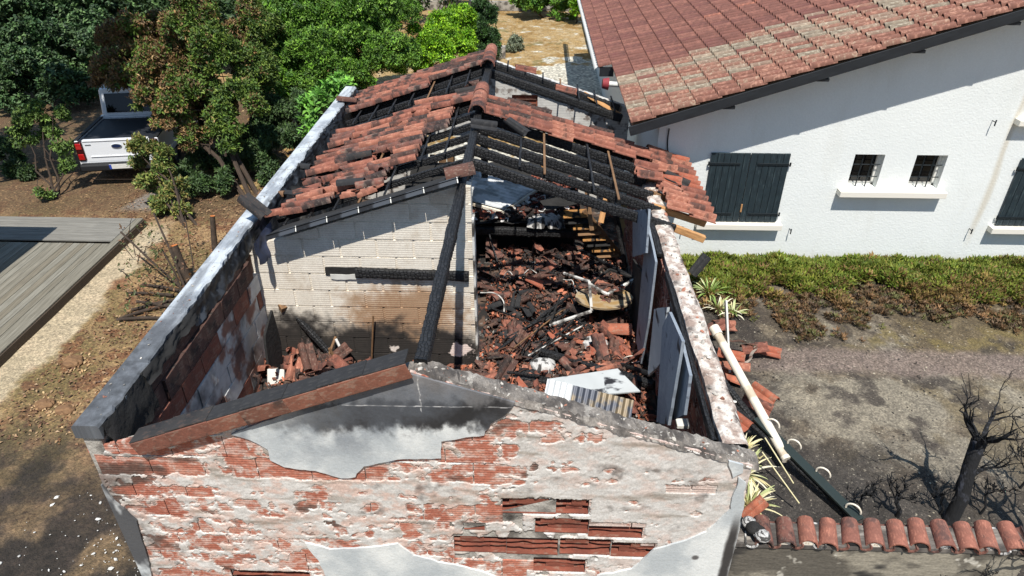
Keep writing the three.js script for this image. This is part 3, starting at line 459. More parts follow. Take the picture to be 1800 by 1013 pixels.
// ---- left wall with its coping; bricks seen from inside (face x = -3.76)
{
  const left = part('left_wall', ruin), LX = -3.8;
  mesh('wall_core', uvBox(boxG(0.16, 2.44, 10.28, -3.95, 1.22, -5.14)), M.concrete, left);
  const matRed = clay([172, 92, 70], [60, 44, 40], 0.42, 91), matPaint = std({ map: tex(512, 384, (u, v) => { const s = fbm(u * 16, v * 10, 5, 92); let c = mix3([214, 215, 214], [176, 178, 180], fbm(u * 40, v * 26, 3, 93)); c = mix3(c, [124, 82, 68], 0.85 * sstep(0.5, 0.72, s)); c = mix3(c, [70, 66, 66], 0.6 * sstep(0.5, 0.75, fbm(u * 9, v * 6, 5, 96))); return c; }), roughness: 0.9 }), matSoot = std({ map: clayTex([118, 78, 66], [44, 38, 36], 0.5, 94), roughness: 0.95 });
  seed(95);
  for (let r = 1; r < 9; r++) for (let z = -0.3 - (r & 1) * 0.25; z > -3.7; z -= BW) {
    const z1 = Math.max(z - BW + 0.008, -3.7), w = z - z1; if (w < 0.08) continue; const y0 = r * BH + 0.006, h = BH - 0.012;
    const high = r >= 7, missing = (r === 8 && R() < 0.75) || (r === 7 && R() < 0.3); const d = missing ? 0.02 : 0.05 + rr(0, 0.022);
    const paint = r >= 2 && r <= 6 && hash(r, Math.round(z * 2), 97) < (r >= 6 ? 0.5 : 0.8) && z < -0.5;
    const g = uvBox(boxG(d, h, w)); g.translate(-3.87 + d / 2, y0 + h / 2, z - w / 2); if (paint && !missing) uvPlanar(g, 'z', 'y', 4, 2.6, -4, 0); mesh('brick', g, missing ? matSoot : paint ? matPaint : high ? matSoot : pick([matRed, matRed, matSoot]), left);
  }
  // coping slab: broken inner edge
  const n = 150, pos = [], idx = [];
  for (let i = 0; i <= n; i++) { const z = lerp(0.03, -10.35, i / n), e = 0.09 * (fbm(z * 3, 2, 4, 98) - 0.5) + 0.035 * (hash(i, 4, 4) - 0.5), t = 0.01 * (fbm(z * 2, 9, 3, 99) - 0.5), xi = -3.82 + e; const prof = [[-4.07, 2.40], [-4.07, 2.53 + t], [-4.05, 2.55 + t], [xi - 0.02, 2.55 + t], [xi, 2.53], [xi - 0.02 + 0.03 * hash(i, 6, 4), 2.40]]; for (const q of prof) pos.push(q[0], q[1], z); }
  for (let i = 0; i < n; i++) for (let k = 0; k < 5; k++) { const a = i * 6 + k; idx.push(a, a + 6, a + 1, a + 1, a + 6, a + 7); } 
  for (const i of [0, n]) idx.push(i * 6, i * 6 + 1, i * 6 + 5, i * 6 + 1, i * 6 + 2, i * 6 + 5, i * 6 + 2, i * 6 + 3, i * 6 + 5, i * 6 + 3, i * 6 + 4, i * 6 + 5);
  const g = new THREE.BufferGeometry(); g.setAttribute('position', new THREE.Float32BufferAttribute(pos, 3)); g.setIndex(idx); const gg = uvBox(g); uvPlanar(gg, 'x', 'z', 0.5, 10.5, -4.1, -10.4);
  const copingMat = std({ map: tex(128, 2048, (u, v) => { const x = u * 0.5, z = -10.4 + v * 10.5, n1 = fbm(x * 5, z * 3, 5, 201), n2 = fbm(x * 14, z * 14, 4, 202); let c = mix3([190, 196, 200], [146, 152, 158], sstep(0.36, 0.66, n1)); c = mix3(c, mul3([84, 87, 91], 0.6 + 0.8 * n2), 0.96 * sstep(-2.1, -1.2, z + 1.1 * (n1 - 0.5) + 0.4 * (n2 - 0.5))); const jz = Math.abs(((z + 20) % 0.98) - 0.49); c = mix3(c, [206, 208, 208], 0.3 * sstep(0.55, 0.75, n2) * sstep(-1.8, -3, z)); c = mix3(c, [70, 72, 74], jz < 0.004 ? 0.6 : 0); c = mix3(c, [84, 86, 90], 0.6 * sstep(0.5, 0.8, fbm(x * 8, z * 1.2, 4, 203))); return mul3(c, 0.93 + 0.12 * vn(x * 200, z * 100, 204)); }, { clamp: true }), bumpMap: grainBump, bumpScale: 0.004, roughness: 0.9 });
  mesh('coping', gg, copingMat, left);
  // torn roofing felt and flashing hanging from the coping's inner edge
  seed(205);
  function rag(z0, z1, drop0, mat, name, sd, x = -3.80) {
    const nz = Math.round(Math.abs(z1 - z0) / 0.05), ny = 7, p2 = [], ix = [];
    for (let i = 0; i <= nz; i++) { const z = lerp(z0, z1, i / nz), dr = drop0 * (0.45 + 1.0 * fbm(z * 2.5, sd, 4, 206)); for (let k = 0; k <= ny; k++) { const t = k / ny; p2.push(x + 0.015 + 0.10 * t * fbm(z * 4, t * 2 + sd, 3, 207) + 0.06 * (fbm(z * 9, t * 4 + sd, 3, 208) - 0.5), 2.545 - dr * t + 0.02 * (fbm(z * 8, t * 5, 2, 209) - 0.5), z + 0.04 * (fbm(z * 6, t * 3, 2, 210) - 0.5)); } }
    for (let i = 0; i < nz; i++) for (let k = 0; k < ny; k++) { const a = i * (ny + 1) + k; ix.push(a, a + 1, a + ny + 1, a + 1, a + ny + 2, a + ny + 1); }
    const q = new THREE.BufferGeometry(); q.setAttribute('position', new THREE.Float32BufferAttribute(p2, 3)); q.setIndex(ix); q.computeVertexNormals(); uvPlanar(q, 'z', 'y', 1, 1); return mesh(name, q, mat, left);
  }
  rag(0.0, -0.75, 0.4, M.soot, 'torn_felt', 1); rag(-0.7, -1.9, 0.15, M.soot, 'torn_felt', 7); rag(-1.8, -2.9, 0.2, M.zinc, 'torn_felt', 2); rag(-2.7, -3.75, 0.22, M.zinc, 'torn_flashing', 3); rag(-3.7, -7.6, 0.14, M.zinc, 'torn_flashing', 4); rag(-7.5, -10.2, 0.12, M.zinc, 'torn_flashing', 5);
  rag(-3.35, -4.0, 0.42, std({ map: tex(64, 64, (u, v) => mix3([70, 84, 120], [34, 36, 44], fbm(u * 6, v * 6, 3, 211, 6))), roughness: 0.7 }), 'blue_sheet', 6, -3.62);
}
// ---- cross wall: whitewashed ribbed bricks, face z = -3.7
const CZ = -3.7;
{
  const cw = part('cross_wall', ruin), W = 3.1, H = 3.4, X0 = -3.86;
  const paint = std({ map: tex(1024, 1024, (u, v) => {
    const x = X0 + u * W, y = v * H, n = fbm(x * 2.4, y * 2.4, 5, 221), n2 = fbm(x * 9, y * 9, 4, 222), rib = ((y % BH) / BH * 8) % 1;
    let c = mix3([240, 233, 219], [222, 213, 197], n2); c = mix3(c, [200, 186, 166], 0.5 * sstep(0.55, 0.7, n));
    const brown = Math.exp(-((x + 1.75) ** 2) / 0.9 - ((y - 1.25) ** 2) / 0.35); c = mix3(c, [150, 112, 76], clamp(1.0 * sstep(0.2, 0.8, brown + 0.6 * (n2 - 0.5) + 0.4 * (n - 0.5))) * 0.7);
    c = mix3(c, [142, 84, 60], rib > 0.42 && rib < 0.62 ? 0.5 * sstep(0.2, 0.7, brown) + 0.12 : 0);
    const low = sstep(1.25, 0.9, y + 0.6 * (n - 0.5) + 0.3 * (n2 - 0.5) + 0.1 * (x + 3)); c = mix3(c, mul3([40, 36, 33], 0.7 + 0.6 * n2), 0.95 * low);
    
    c = mix3(c, [236, 216, 206], sstep(0.12, 0.08, Math.hypot((x + 1.02) * 0.8, y - 0.62) + 0.3 * (n2 - 0.5))); c = mix3(c, [226, 214, 204], sstep(0.075, 0.05, Math.hypot(x + 2.02, y - 0.62) + 0.2 * (n2 - 0.5)));
    return mul3(c, (0.95 + 0.1 * vn(x * 100, y * 100, 223)));
  }, { clamp: true }), bumpMap: gray(64, 1024, (u, v) => { const rib = ((v * H % BH) / BH * 8) % 1; return rib < 0.22 ? 0.1 : 0.9; }, { clamp: true }), bumpScale: 0.002, roughness: 0.9 });
  const core = [[X0, 0], [-0.8, 0], [-0.8, roofY(-0.8) - 0.06], [RX, RY - 0.06], [X0, roofY(X0) - 0.06]];
  const c = slab(core, 0.16); c.translate(0, 0, CZ - 0.17); mesh('wall_core', uvPlanar(c, 'x', 'y', W, H, X0, 0), paint, cw);
  seed(225);
  const lim = [(x, y) => RY - 0.06 + SL * (x - RX) - y, (x, y) => RY - 0.06 - SL * (x - RX) - y];
  const slot = [P(575, 466, { z: CZ }), P(832, 493, { z: CZ })];
  for (let r = 0; r < 12; r++) for (let x = -4.1 - (r & 1) * 0.25 + 0.04 * hash(r, 3, 2); x < -0.8; x += BW) {
    let poly = ragged(rect(Math.max(x + 0.016, X0), r * BH + 0.008, Math.min(x + BW - 0.016, -0.8), (r + 1) * BH - 0.008), 0.06, 0.006, r); if (Math.min(x + BW, -0.8) - Math.max(x, X0) < 0.07) continue;
    for (const f of lim) poly = clipHalf(poly, f); if (poly.length < 3) continue;
    const g = slab(poly, 0.02); uvPlanar(g, 'x', 'y', W, H, X0, 0); mesh('brick', g, paint, cw).position.z = CZ - 0.015 + rr(-0.003, 0.003);
  }
  mesh('end_board', uvBox(boxG(0.03, 2.75, 0.19, -0.784, 1.4, CZ - 0.08)), M.whiteSooty, cw);
  const yb = (slot[0].y + slot[1].y) / 2; 
  mesh('lintel_beam', charBeam(V(-2.42, yb + 0.01, CZ + 0.03), V(-0.86, yb - 0.02, CZ + 0.03), 0.1, 0.17, 226), M.char, cw);
  mesh('lintel_socket', uvBox(slab(ragged(rect(-2.84, yb - 0.05, -2.4, yb + 0.08), 0.05, 0.012, 5), 0.012)), M.soot, cw).position.z = CZ + 0.006;
  mesh('spalled_plaster', uvBox(slab(ragged(rect(-2.78, yb - 0.11, -2.36, yb - 0.03), 0.04, 0.022, 8), 0.02)), M.whitePaint, cw).position.z = CZ + 0.006;
  // metal verge trim along the sloping top
  const trim = part('verge_trim', ruin), a = P(468, 418, { z: CZ + 0.24 }), b = P(806, 316, { z: CZ + 0.24 });
  { const up = 0.03, n = 12, pos = [], idx = []; for (let i = 0; i <= n; i++) { const q = a.clone().lerp(b, i / n); pos.push(q.x, q.y + up, q.z, q.x, roofY(q.x) - 0.055, CZ - 0.42); } for (let i = 0; i < n; i++) idx.push(i * 2, i * 2 + 1, i * 2 + 2, i * 2 + 1, i * 2 + 3, i * 2 + 2); const g = new THREE.BufferGeometry(); g.setAttribute('position', new THREE.Float32BufferAttribute(pos, 3)); g.setIndex(idx); mesh('verge_soffit', uvBox(g), M.soot, trim); }
  for (let k = 0; k < 6; k++) { const p = a.clone().lerp(b, k / 6 - 0.004), q = a.clone().lerp(b, (k + 1) / 6 - 0.012); mesh('trim_strip', board(p, q, 0.085, 0.01, V(0, 1, 0.75)), M.zinc, trim); }
  for (let k = 1; k < 7; k++) { const p = a.clone().lerp(b, k / 6 - 0.009), q = a.clone().lerp(b, k / 6 - 0.003); mesh('trim_clip', board(p, q, 0.088, 0.013, V(0, 1, 0.75)), M.whitePaint, trim); }
}
// ---- right wall: low brick wall with plaster topped bed, wall plate inside
{
  const rw = part('right_wall', ruin), n = 110, pos = [], idx = [], top = 2.3;
  mesh('wall_core', uvBox(boxG(0.2, 2.2, 7.2, 1.89, 1.1, -3.85)), M.concrete, rw);
  for (let i = 0; i <= n; i++) { const z = lerp(-0.2, -7.42, i / n), a = 0.05 * (fbm(z * 4, 1, 4, 231) - 0.5), b = 0.05 * (fbm(z * 4, 5, 4, 232) - 0.5), t = 0.03 * (fbm(z * 5, 8, 3, 233) - 0.5); for (const q of [[1.77 + a, top - 0.16], [1.77 + a, top - 0.02], [1.80 + a, top + t], [1.97 + b, top + t * 0.5], [2.0 + b, top - 0.03], [2.0, top - 0.2]]) pos.push(q[0], q[1], z); }
  for (let i = 0; i < n; i++) for (let k = 0; k < 5; k++) { const a = i * 6 + k; idx.push(a, a + 6, a + 1, a + 1, a + 6, a + 7); }
  const g = new THREE.BufferGeometry(); g.setAttribute('position', new THREE.Float32BufferAttribute(pos, 3)); g.setIndex(idx); const gg = uvBox(g);
  mesh('wall_top', gg, std({ map: tex(512, 512, (u, v) => { const s = fbm(u * 5, v * 5, 5, 234, 5), q = fbm(u * 11, v * 11, 4, 235, 11); let c = mix3([212, 203, 192], [158, 138, 126], sstep(0.32, 0.7, q)); c = mix3(c, [62, 55, 52], 0.9 * sstep(0.5, 0.8, s)); return mul3(c, 0.88 + 0.22 * vn(u * 128, v * 128, 4, 128)); }), bumpMap: grainBump, bumpScale: 0.012, roughness: 1 }), rw);
  mesh('wall_plate', charBeam(V(1.72, 2.2, -0.3), V(1.74, 2.22, -3.3), 0.06, 0.12, 236), M.char, rw);
  // outer face bricks and inner broken bricks
  seed(237); const red = clay([176, 92, 70], [70, 46, 40], 0.42, 238, [200, 190, 180], 0.16);
  for (let r = 2; r < 8; r++) for (let z = -0.35 - (r & 1) * 0.25; z > -7.2; z -= BW) { if (R() < 0.2 && r === 7) continue; const d = 0.03 + rr(0, 0.03); mesh('brick', uvBox(boxG(d, BH - 0.012, BW - 0.012, 1.79 - d / 2, (r + 0.5) * BH, z - BW / 2)), red, rw); }
}
// ---- rear wall, white, with a wide opening
{
  const rear = part('rear_wall', ruin), white = std({ map: tex(512, 512, (u, v) => { const s = fbm(u * 5, v * 5, 5, 241, 5); let c = mix3([222, 220, 214], [186, 184, 180], fbm(u * 10, v * 10, 3, 242, 10)); c = mix3(c, [96, 84, 78], 0.8 * sstep(0.58, 0.74, s)); return mul3(c, ((v * 18) % 1) < 0.12 ? 0.86 : 1); }), roughness: 0.9 });
  const poly = [[XL + 0.2, 0], [XR, 0], [XR, roofY(XR) - 0.12], [RX, RY - 0.12], [XL + 0.2, roofY(XL + 0.2) - 0.12]];
  const holes = [rect(-2.35, 0.55, 0.95, 1.6).reverse(), rect(-0.48, 2.22, 0.06, 2.5).reverse()];
  const g = slab(poly, 0.18, holes); g.translate(0, 0, -10.2); mesh('wall_panel', uvBox(g), white, rear);
  mesh('hollow_brick', uvBox(boxG(0.54, 0.28, 0.1, -0.21, 2.36, -10.12)), M.tileBright[1], rear);
  for (let k = 0; k < 2; k++) mesh('hollow_brick_web', uvBox(boxG(0.5, 0.012, 0.03, -0.21, 2.3 + k * 0.1, -10.055)), M.tileBrown[0], rear);
  for (let k = 0; k < 3; k++) mesh('board', uvBox(rbox(0.17, 0.75, 0.02, 0.003, -2.2 + k * 0.19, 0.8, -9.98)), M.woodOld, rear);
  mesh('door_post', board(V(0.2, 0.0, -9.6), V(0.2, 1.25, -9.6), 0.08, 0.08, V(0, 0, 1)), M.woodRaw, rear);
}
// ---- ridge beam and rafters
{
  const fr = part('roof_frame', ruin);
  mesh('ridge_beam', charBeam(V(RX, RY - 0.13, -0.12), V(RX + 0.02, RY - 0.1, -8.2), 0.145, 0.19, 251, 0.3), M.char, fr);
  mesh('ridge_beam', charBeam(V(RX, RY - 0.12, -8.0), V(RX + 0.02, RY - 0.12, -10.3), 0.15, 0.2, 252), M.char, fr);
  mesh('king_post', charBeam(V(RX, RY - 0.1, -7.82), V(RX, 1.6, -7.82), 0.16, 0.16, 253, 0.18, V(1, 0, 0)), M.char, fr);
  const raft = (z, x0, x1, w = 0.09, h = 0.14, sd = 1, dy = -0.11) => mesh('rafter', charBeam(V(x0, roofY(x0) + dy, z), V(x1, roofY(x1) + dy, z + 0.04), w, h, sd), M.char, fr);
  [[-4.63, 2.05, 0.09], [-5.12, 1.9, 0.085], [-5.6, 1.85, 0.08], [-6.08, 1.8, 0.08], [-6.6, 1.9, 0.08], [-7.1, 1.9, 0.08], [-7.5, 1.9, 0.08]].forEach(([z, x, w], i) => raft(z, RX, x, w, 0.18, 260 + i, -0.13));
  [[-4.1, -2.0], [-4.6, RX], [-5.12, RX], [-5.6, RX], [-6.1, RX], [-6.6, RX], [-7.1, RX], [-7.5, RX], [-7.9, RX]].forEach(([z, x], i) => raft(z, x, -3.72, 0.075, 0.12, 275 + i));
  [-8.25, -8.8, -9.35, -9.95].forEach((z, i) => { if (i > 1) raft(z, RX, 1.75, 0.13, 0.2, 290 + i, -0.18); raft(z, RX, -3.7, 0.09, 0.15, 295 + i, -0.14); });
  // unburnt rafter tail and eave timbers past the right wall
  mesh('rafter_tail', board(V(2.0, roofY(2.0) - 0.11, -4.6), V(2.5, roofY(2.5) - 0.13, -4.58), 0.08, 0.1), M.woodRaw, fr);
  for (const z of [-5.1, -5.6, -6.1, -6.6, -7.1]) mesh('rafter_tail', board(V(1.8, roofY(1.8) - 0.1, z), V(2.62, roofY(2.62) - 0.1, z), 0.07, 0.1), z > -5.4 ? M.woodRaw : M.woodOld, fr);
  // battens along the ridge direction
  seed(256);
  for (const k of [2, 3, 5, 6]) { const x = RX + k * 0.36; mesh('batten', board(V(x, roofY(x) - 0.025, -4.75 + rr(-0.1, 0.1) - (k < 6 ? 0.4 * R() : 0)), V(x, roofY(x) - 0.025, -7.5), 0.035, 0.025), k === 3 || k === 6 ? M.woodOld : M.char, fr); }
  for (let k = 1; k < 8; k++) { const x = RX - k * 0.36; mesh('batten', board(V(x, roofY(x) - 0.025, -4.05 - (k < 3 ? 0.9 : 0)), V(x, roofY(x) - 0.025, -8.0), 0.03, 0.022), k === 4 ? M.woodOld : M.char, fr); mesh('batten', board(V(x, roofY(x) - 0.035, -8.2 + rr(-0.2, 0.2)), V(x, roofY(x) - 0.035, -10.3), 0.03, 0.022), k === 3 ? M.woodOld : M.char, fr); }
  for (let k = 1; k < 8; k++) { const x = RX + k * 0.36; mesh('batten', board(V(x, roofY(x) - 0.05, -9.7 + rr(-0.2, 0.5)), V(x, roofY(x) - 0.05, -10.2), 0.03, 0.022), k === 4 ? M.woodOld : M.char, fr); }
  mesh('board', board(V(1.0, roofY(1.0) - 0.12, -10.0), V(1.75, roofY(1.75) - 0.2, -9.6), 0.16, 0.02), M.woodRaw, fr);
  for (const x of [0.8]) mesh('hanging_lath', board(V(x, 2.55, -5.6), V(x + 0.14, 1.75, -5.4), 0.07, 0.025, V(0, 0, 1)), M.woodOld, fr);
}
// ---- the tiles that are still on the roof
function setTile(name, parent, x, z, side, mats, opt = {}) {
  const m = mesh(name, opt.geo || pick(TILES), pick(mats), parent), a = Math.atan(SL) + (opt.tip || 0);
  m.rotation.order = 'YZX'; m.rotation.set(opt.roll || 0, (side < 0 ? Math.PI : 0) + (opt.yaw || 0), -a + 0.04);
  m.position.set(x, roofY(x) + 0.006 + (opt.lift || 0), z); return m;
}
{
  seed(300);
  const lf = part('left_roof_slope', ruin), rt = part('right_roof_slope', ruin), rg = part('ridge', ruin);
  const mats = [...M.tileRed];
  for (let z = -4.2; z > -7.95; z -= 0.203) for (let x = RX - 0.06; x > -3.45; x -= 0.36) {
    const xr = z > -4.75 ? -1.9 : z > -6.0 ? -1.55 : z > -6.9 ? -1.2 : -0.9;
    if (x > xr + 0.05 * Math.sin(z * 9)) continue;
    if (z < -7.45 && x < -1.2 && R() < 0.7) continue;
    if (R() < 0.05) continue;
    const messy = x < -3.0 || z > -4.9 || z < -6.9 ? 1.5 : R() < 0.2 ? 1.2 : 0.4, broken = R() < 0.12;
    setTile('roof_tile', lf, x, z, -1, x > xr - 0.4 && R() < 0.4 ? [M.tileRed[3], M.tileBrown[1], M.tileBlack[1]] : mats, { yaw: messy * rr(-0.09, 0.09), lift: messy * rr(0, 0.03), tip: messy * rr(-0.05, 0.06), geo: broken ? pick(TILES_BROKEN) : undefined });
  }
  for (let z = -9.0; z > -10.25; z -= 0.203) for (let x = RX - 0.06; x > -3.5; x -= 0.36) { if (z > -9.3 && x > -2.0) continue; setTile('roof_tile', lf, x, z, -1, x > -1.8 && R() < 0.5 ? [M.tileRed[3], M.tileBrown[1]] : mats, { yaw: rr(-0.02, 0.02), lift: rr(0, 0.008) }); }
  for (let z = -6.45; z > -7.4; z -= 0.203) for (let x = RX + 0.08; x < 1.5; x += 0.36) { if (z > -6.55 && x > 0.3) continue; if (z < -7.1 && R() < 0.4) continue; setTile('roof_tile', rt, x, z - 0.2, 1, R() < 0.12 ? M.tileBrown : mats, { yaw: rr(-0.05, 0.05), lift: rr(0, 0.02), tip: rr(-0.03, 0.03) }); }
  for (let z = -4.95; z > -7.3; z -= 0.203) for (let x = 1.62; x < 2.6; x += 0.36) { if (x < 1.7 && z > -5.6) continue; const m = x < 2.1 ? 1 : 0.3; if (x < 2.0 && R() < 0.2) continue; setTile('roof_tile', rt, x, z - 0.2, 1, [...M.tileRed.slice(0, 3), M.tileBright[1]], { yaw: m * rr(-0.2, 0.2), lift: m * rr(0, 0.05), tip: m * rr(-0.12, 0.12) }); }
  const ridgeTile = (z, mat, L = 0.5) => { const m = mesh('ridge_tile', barrelGeo(L, 0.125, Math.round(z * 10)), mat, rg); m.rotation.y = -Math.PI / 2; m.position.set(RX + 0.01, RY + 0.03, z); return m; };
  ridgeTile(-7.62, M.tileRed[0]); ridgeTile(-7.2, M.tileRed[1]); ridgeTile(-6.78, M.tileRed[2]).scale.setScalar(1.04); ridgeTile(-10.35, M.tileRed[1]); ridgeTile(-9.95, M.tileRed[0]); ridgeTile(-9.52, M.tileRed[2]).scale.setScalar(1.04);
}

// ---------------------------------------------------------------- the white house
{
  const house = thing('white_house', 'white rendered house with red tiled roof, dark green shutters and barred windows', 'house', [0, 0, 0]);
  const HZ = -7.5, hs = 0.33, hy = (x) => 2.95 + hs * (x - 1.6);
  const wallMat = std({ map: tex(1024, 512, (u, v) => { const x = 2 + u * 9, y = v * 5, n = fbm(x * 1.2, y * 1.2, 4, 401), d = fbm(x * 14, y * 2, 3, 402); let c = mix3([238, 240, 236], [228, 231, 228], n); c = mix3(c, [196, 182, 158], 0.5 * sstep(0.09, 0.01, Math.abs(x - 8.28 + 0.02 * Math.sin(y * 3)) + 0.05 * (d - 0.5)) * sstep(0.2, 1.2, y)); c = mix3(c, [206, 200, 186], 0.25 * sstep(0.35, 0.05, y + 0.3 * (d - 0.5))); c = mix3(c, [196, 192, 180], 0.1 * sstep(0.55, 0.8, fbm(x * 3, y * 0.8, 4, 403))); return mul3(c, 0.98 + 0.03 * vn(x * 90, y * 90, 404)); }, { clamp: true }), bumpMap: (() => { const b = grainBump.clone(); b.repeat.set(10, 6); b.needsUpdate = true; return b; })(), bumpScale: 0.003, roughness: 0.95 });
  const X0 = 2.2, X1 = 13;
  const w0 = P(1504, 272, { z: HZ }), w1 = P(1557, 272, { z: HZ }), w2 = P(1613, 272, { z: HZ }), w3 = P(1668, 272, { z: HZ }), wy0 = 1.62, wy1 = 2.26;
  const ins = [[w0.x, w1.x], [w2.x, w3.x]];
  const wg = slab([[X0, -0.1], [X1, -0.1], [X1, hy(X1) - 0.3], [X0, hy(X0) - 0.3]], 0.25, ins.map(([a, b]) => rect(a, wy0, b, wy1).reverse()));
  wg.translate(0, 0, HZ - 0.25); mesh('wall', uvPlanar(wg, 'x', 'y', 9, 5, 2, 0), wallMat, house);
  mesh('side_wall', uvPlanar(boxG(0.2, 2.7, 20, 2.31, 1.35, -17.76), 'z', 'y', 9, 5, 2, 0), wallMat, house);
  // shutters
  const shutterMats = [0, 1, 2].map((k) => std({ map: tex(128, 512, (u, v) => { const n = fbm(u * 3, v * 14, 4, 410 + k), c = mix3([38, 54, 60], [26, 38, 44], n); return mix3(c, [92, 104, 106], 0.45 * sstep(0.66, 0.74, fbm(u * 26, v * 5, 3, 414 + k))); }), roughness: 0.6 }));
  const iron = std({ color: new THREE.Color('#1b2429'), roughness: 0.5, metalness: 0.3 });
  function shutters(x0, x1, y0, y1, leaves) {
    const win = part('shuttered_window', house); seed(Math.round(x0 * 100));
    const wl = (x1 - x0) / leaves;
    for (let l = 0; l < leaves; l++) { const n = 6, a = x0 + l * wl + 0.004, b = x0 + (l + 1) * wl - 0.004, pw = (b - a) / n; for (let k = 0; k < n; k++) mesh('plank', uvPlanar(rbox(pw - 0.006, y1 - y0, 0.03, 0.004, a + (k + 0.5) * pw, (y0 + y1) / 2 + 0.004 * (R() - 0.5), HZ + 0.035), 'x', 'y', 0.3, 1.4, R(), R()), pick(shutterMats), win);
      for (const y of [y0 + 0.16, y1 - 0.2]) { const hx = l === 0 ? a - 0.02 : a + pw * 1.2; mesh('strap_hinge', rbox((b - a) * 0.8, 0.045, 0.014, 0.004, hx + (b - a) * 0.4, y, HZ + 0.058), iron, win); mesh('hinge_pin', new THREE.CylinderGeometry(0.016, 0.016, 0.07, 8).translate(l === 0 ? x0 - 0.02 : x1 + 0.02, y, HZ + 0.05), iron, win); } }
    mesh('shutter_latch', rbox(0.03, 0.16, 0.02, 0.004, x0 + wl, y0 + 0.28, HZ + 0.06), M.woodRaw, win);
    mesh('sill', rbox(x1 - x0 + 0.18, 0.11, 0.16, 0.008, (x0 + x1) / 2, y0 - 0.075, HZ + 0.08), M.sill, win);
  }
  shutters(3.17, 4.58, 0.92, 2.27, 2); shutters(8.62, 10.0, 0.92, 2.24, 2);
  // upper window sill at the right edge of the picture
  mesh('upper_sill', rbox(1.2, 0.1, 0.16, 0.008, P(1788, 215, { z: HZ + 0.08 }).x + 0.6, P(1788, 215, { z: HZ + 0.08 }).y, HZ + 0.08), M.sill, house);
  mesh('upper_shutter', rbox(1.0, 0.9, 0.04, 0.004, P(1788, 215, { z: HZ }).x + 0.62, P(1788, 215, { z: HZ }).y + 0.52, HZ + 0.02), shutterMats[0], house);
  // barred windows
  const glass = new THREE.MeshPhysicalMaterial({ color: 0x0a0c0e, roughness: 0.08, metalness: 0, side: THREE.DoubleSide });
  for (const [a, b] of ins) {
    const win = part('barred_window', house), m = (a + b) / 2, zf = HZ - 0.17;
    mesh('pane', boxG(b - a, wy1 - wy0, 0.01, m, (wy0 + wy1) / 2, zf - 0.03), glass, win);
    for (const [w, h, x, y] of [[b - a, 0.05, m, wy0 + 0.025], [b - a, 0.05, m, wy1 - 0.025], [0.05, wy1 - wy0, a + 0.025, (wy0 + wy1) / 2], [0.05, wy1 - wy0, b - 0.025, (wy0 + wy1) / 2]]) mesh('frame', rbox(w, h, 0.05, 0.006, x, y, zf), M.whitePaint, win);
    for (const t of [0.34, 0.66]) mesh('bar', new THREE.CylinderGeometry(0.011, 0.011, wy1 - wy0, 8).translate(lerp(a, b, t), (wy0 + wy1) / 2, HZ - 0.06), iron, win);
    for (const t of [0.3, 0.66]) mesh('bar', new THREE.CylinderGeometry(0.009, 0.009, b - a, 8).rotateZ(Math.PI / 2).translate(m, lerp(wy0, wy1, t), HZ - 0.075), iron, win);
  }
  mesh('long_sill', rbox(w3.x - w0.x + 0.28, 0.11, 0.18, 0.008, (w0.x + w3.x) / 2 - 0.02, 1.555, HZ + 0.09), M.sill, house);
  for (const [u, v] of [[1388, 402], [1199, 398], [1704, 402], [1745, 212]]) { const p = P(u, v, { z: HZ }), h = part('shutter_stop', house); mesh('stem', new THREE.CylinderGeometry(0.008, 0.008, 0.1, 6).rotateX(Math.PI / 2).translate(p.x, p.y, HZ + 0.05), iron, h); mesh('catch', rbox(0.02, 0.11, 0.02, 0.006, p.x, p.y - 0.01, HZ + 0.1), iron, h); }
  { const a = P(1176, 225, { z: HZ }), b = P(1174, 272, { z: HZ }); mesh('cable', tube([V(a.x, a.y, HZ + 0.03), V(a.x, (a.y + b.y) / 2, HZ + 0.02), V(b.x, b.y, HZ + 0.03)], 0.012, 6), iron, house); mesh('cable_box', rbox(0.05, 0.09, 0.05, 0.01, b.x, b.y, HZ + 0.025), iron, house); }
  // roof: boarding, fascia, tiles
  const roof = part('roof', house), a0 = V(1.62, hy(1.62) - 0.07, 0), top = 11.2, dark = std({ map: woodTex([40, 44, 48], [22, 24, 28], 420, 10), roughness: 0.6 });
  const rb = slab([[1.66, hy(1.66) - 0.03], [top, hy(top) - 0.03], [top, hy(top) - 0.1], [1.66, hy(1.66) - 0.1]], 15.2); rb.translate(0, 0, -22.2); mesh('roof_boarding', uvBox(rb), M.woodOld, roof);
  const fz = -6.93; mesh('barge_board', board(V(1.6, hy(1.6) - 0.115, fz), V(top, hy(top) - 0.115, fz), 0.03, 0.165, V(0, 1, 0)), dark, roof);
  for (const x of [3.2, 4.62, 6.0, 7.3]) mesh('purlin_end', rbox(0.2, 0.05, 0.14, 0.005, x, hy(x) - 0.225, fz - 0.08), dark, roof);
  mesh('soffit', uvBox(slab([[1.66, hy(1.66) - 0.13], [top, hy(top) - 0.13], [top, hy(top) - 0.16], [1.66, hy(1.66) - 0.16]], 0.6).translate(0, 0, -7.55)), dark, roof);
  // white gutter of the rear eave
  const gx = 1.34, gut = new THREE.CylinderGeometry(0.07, 0.07, 13, 10, 1, true, Math.PI * 0.5, Math.PI).rotateX(Math.PI / 2); mesh('gutter', gut.translate(gx, hy(1.4) - 0.08, -17.3), M.whitePaint, roof); mesh('gutter_board', rbox(0.03, 0.16, 13, 0.004, gx + 0.1, hy(1.4) - 0.1, -17.3), M.whitePaint, roof);
  mesh('eave_end', rbox(0.3, 0.2, 0.03, 0.004, 1.53, hy(1.5) - 0.12, -10.76), dark, roof);
  seed(430);
  const list = []; const ang = Math.atan(hs) - 0.075, course = 0.345;
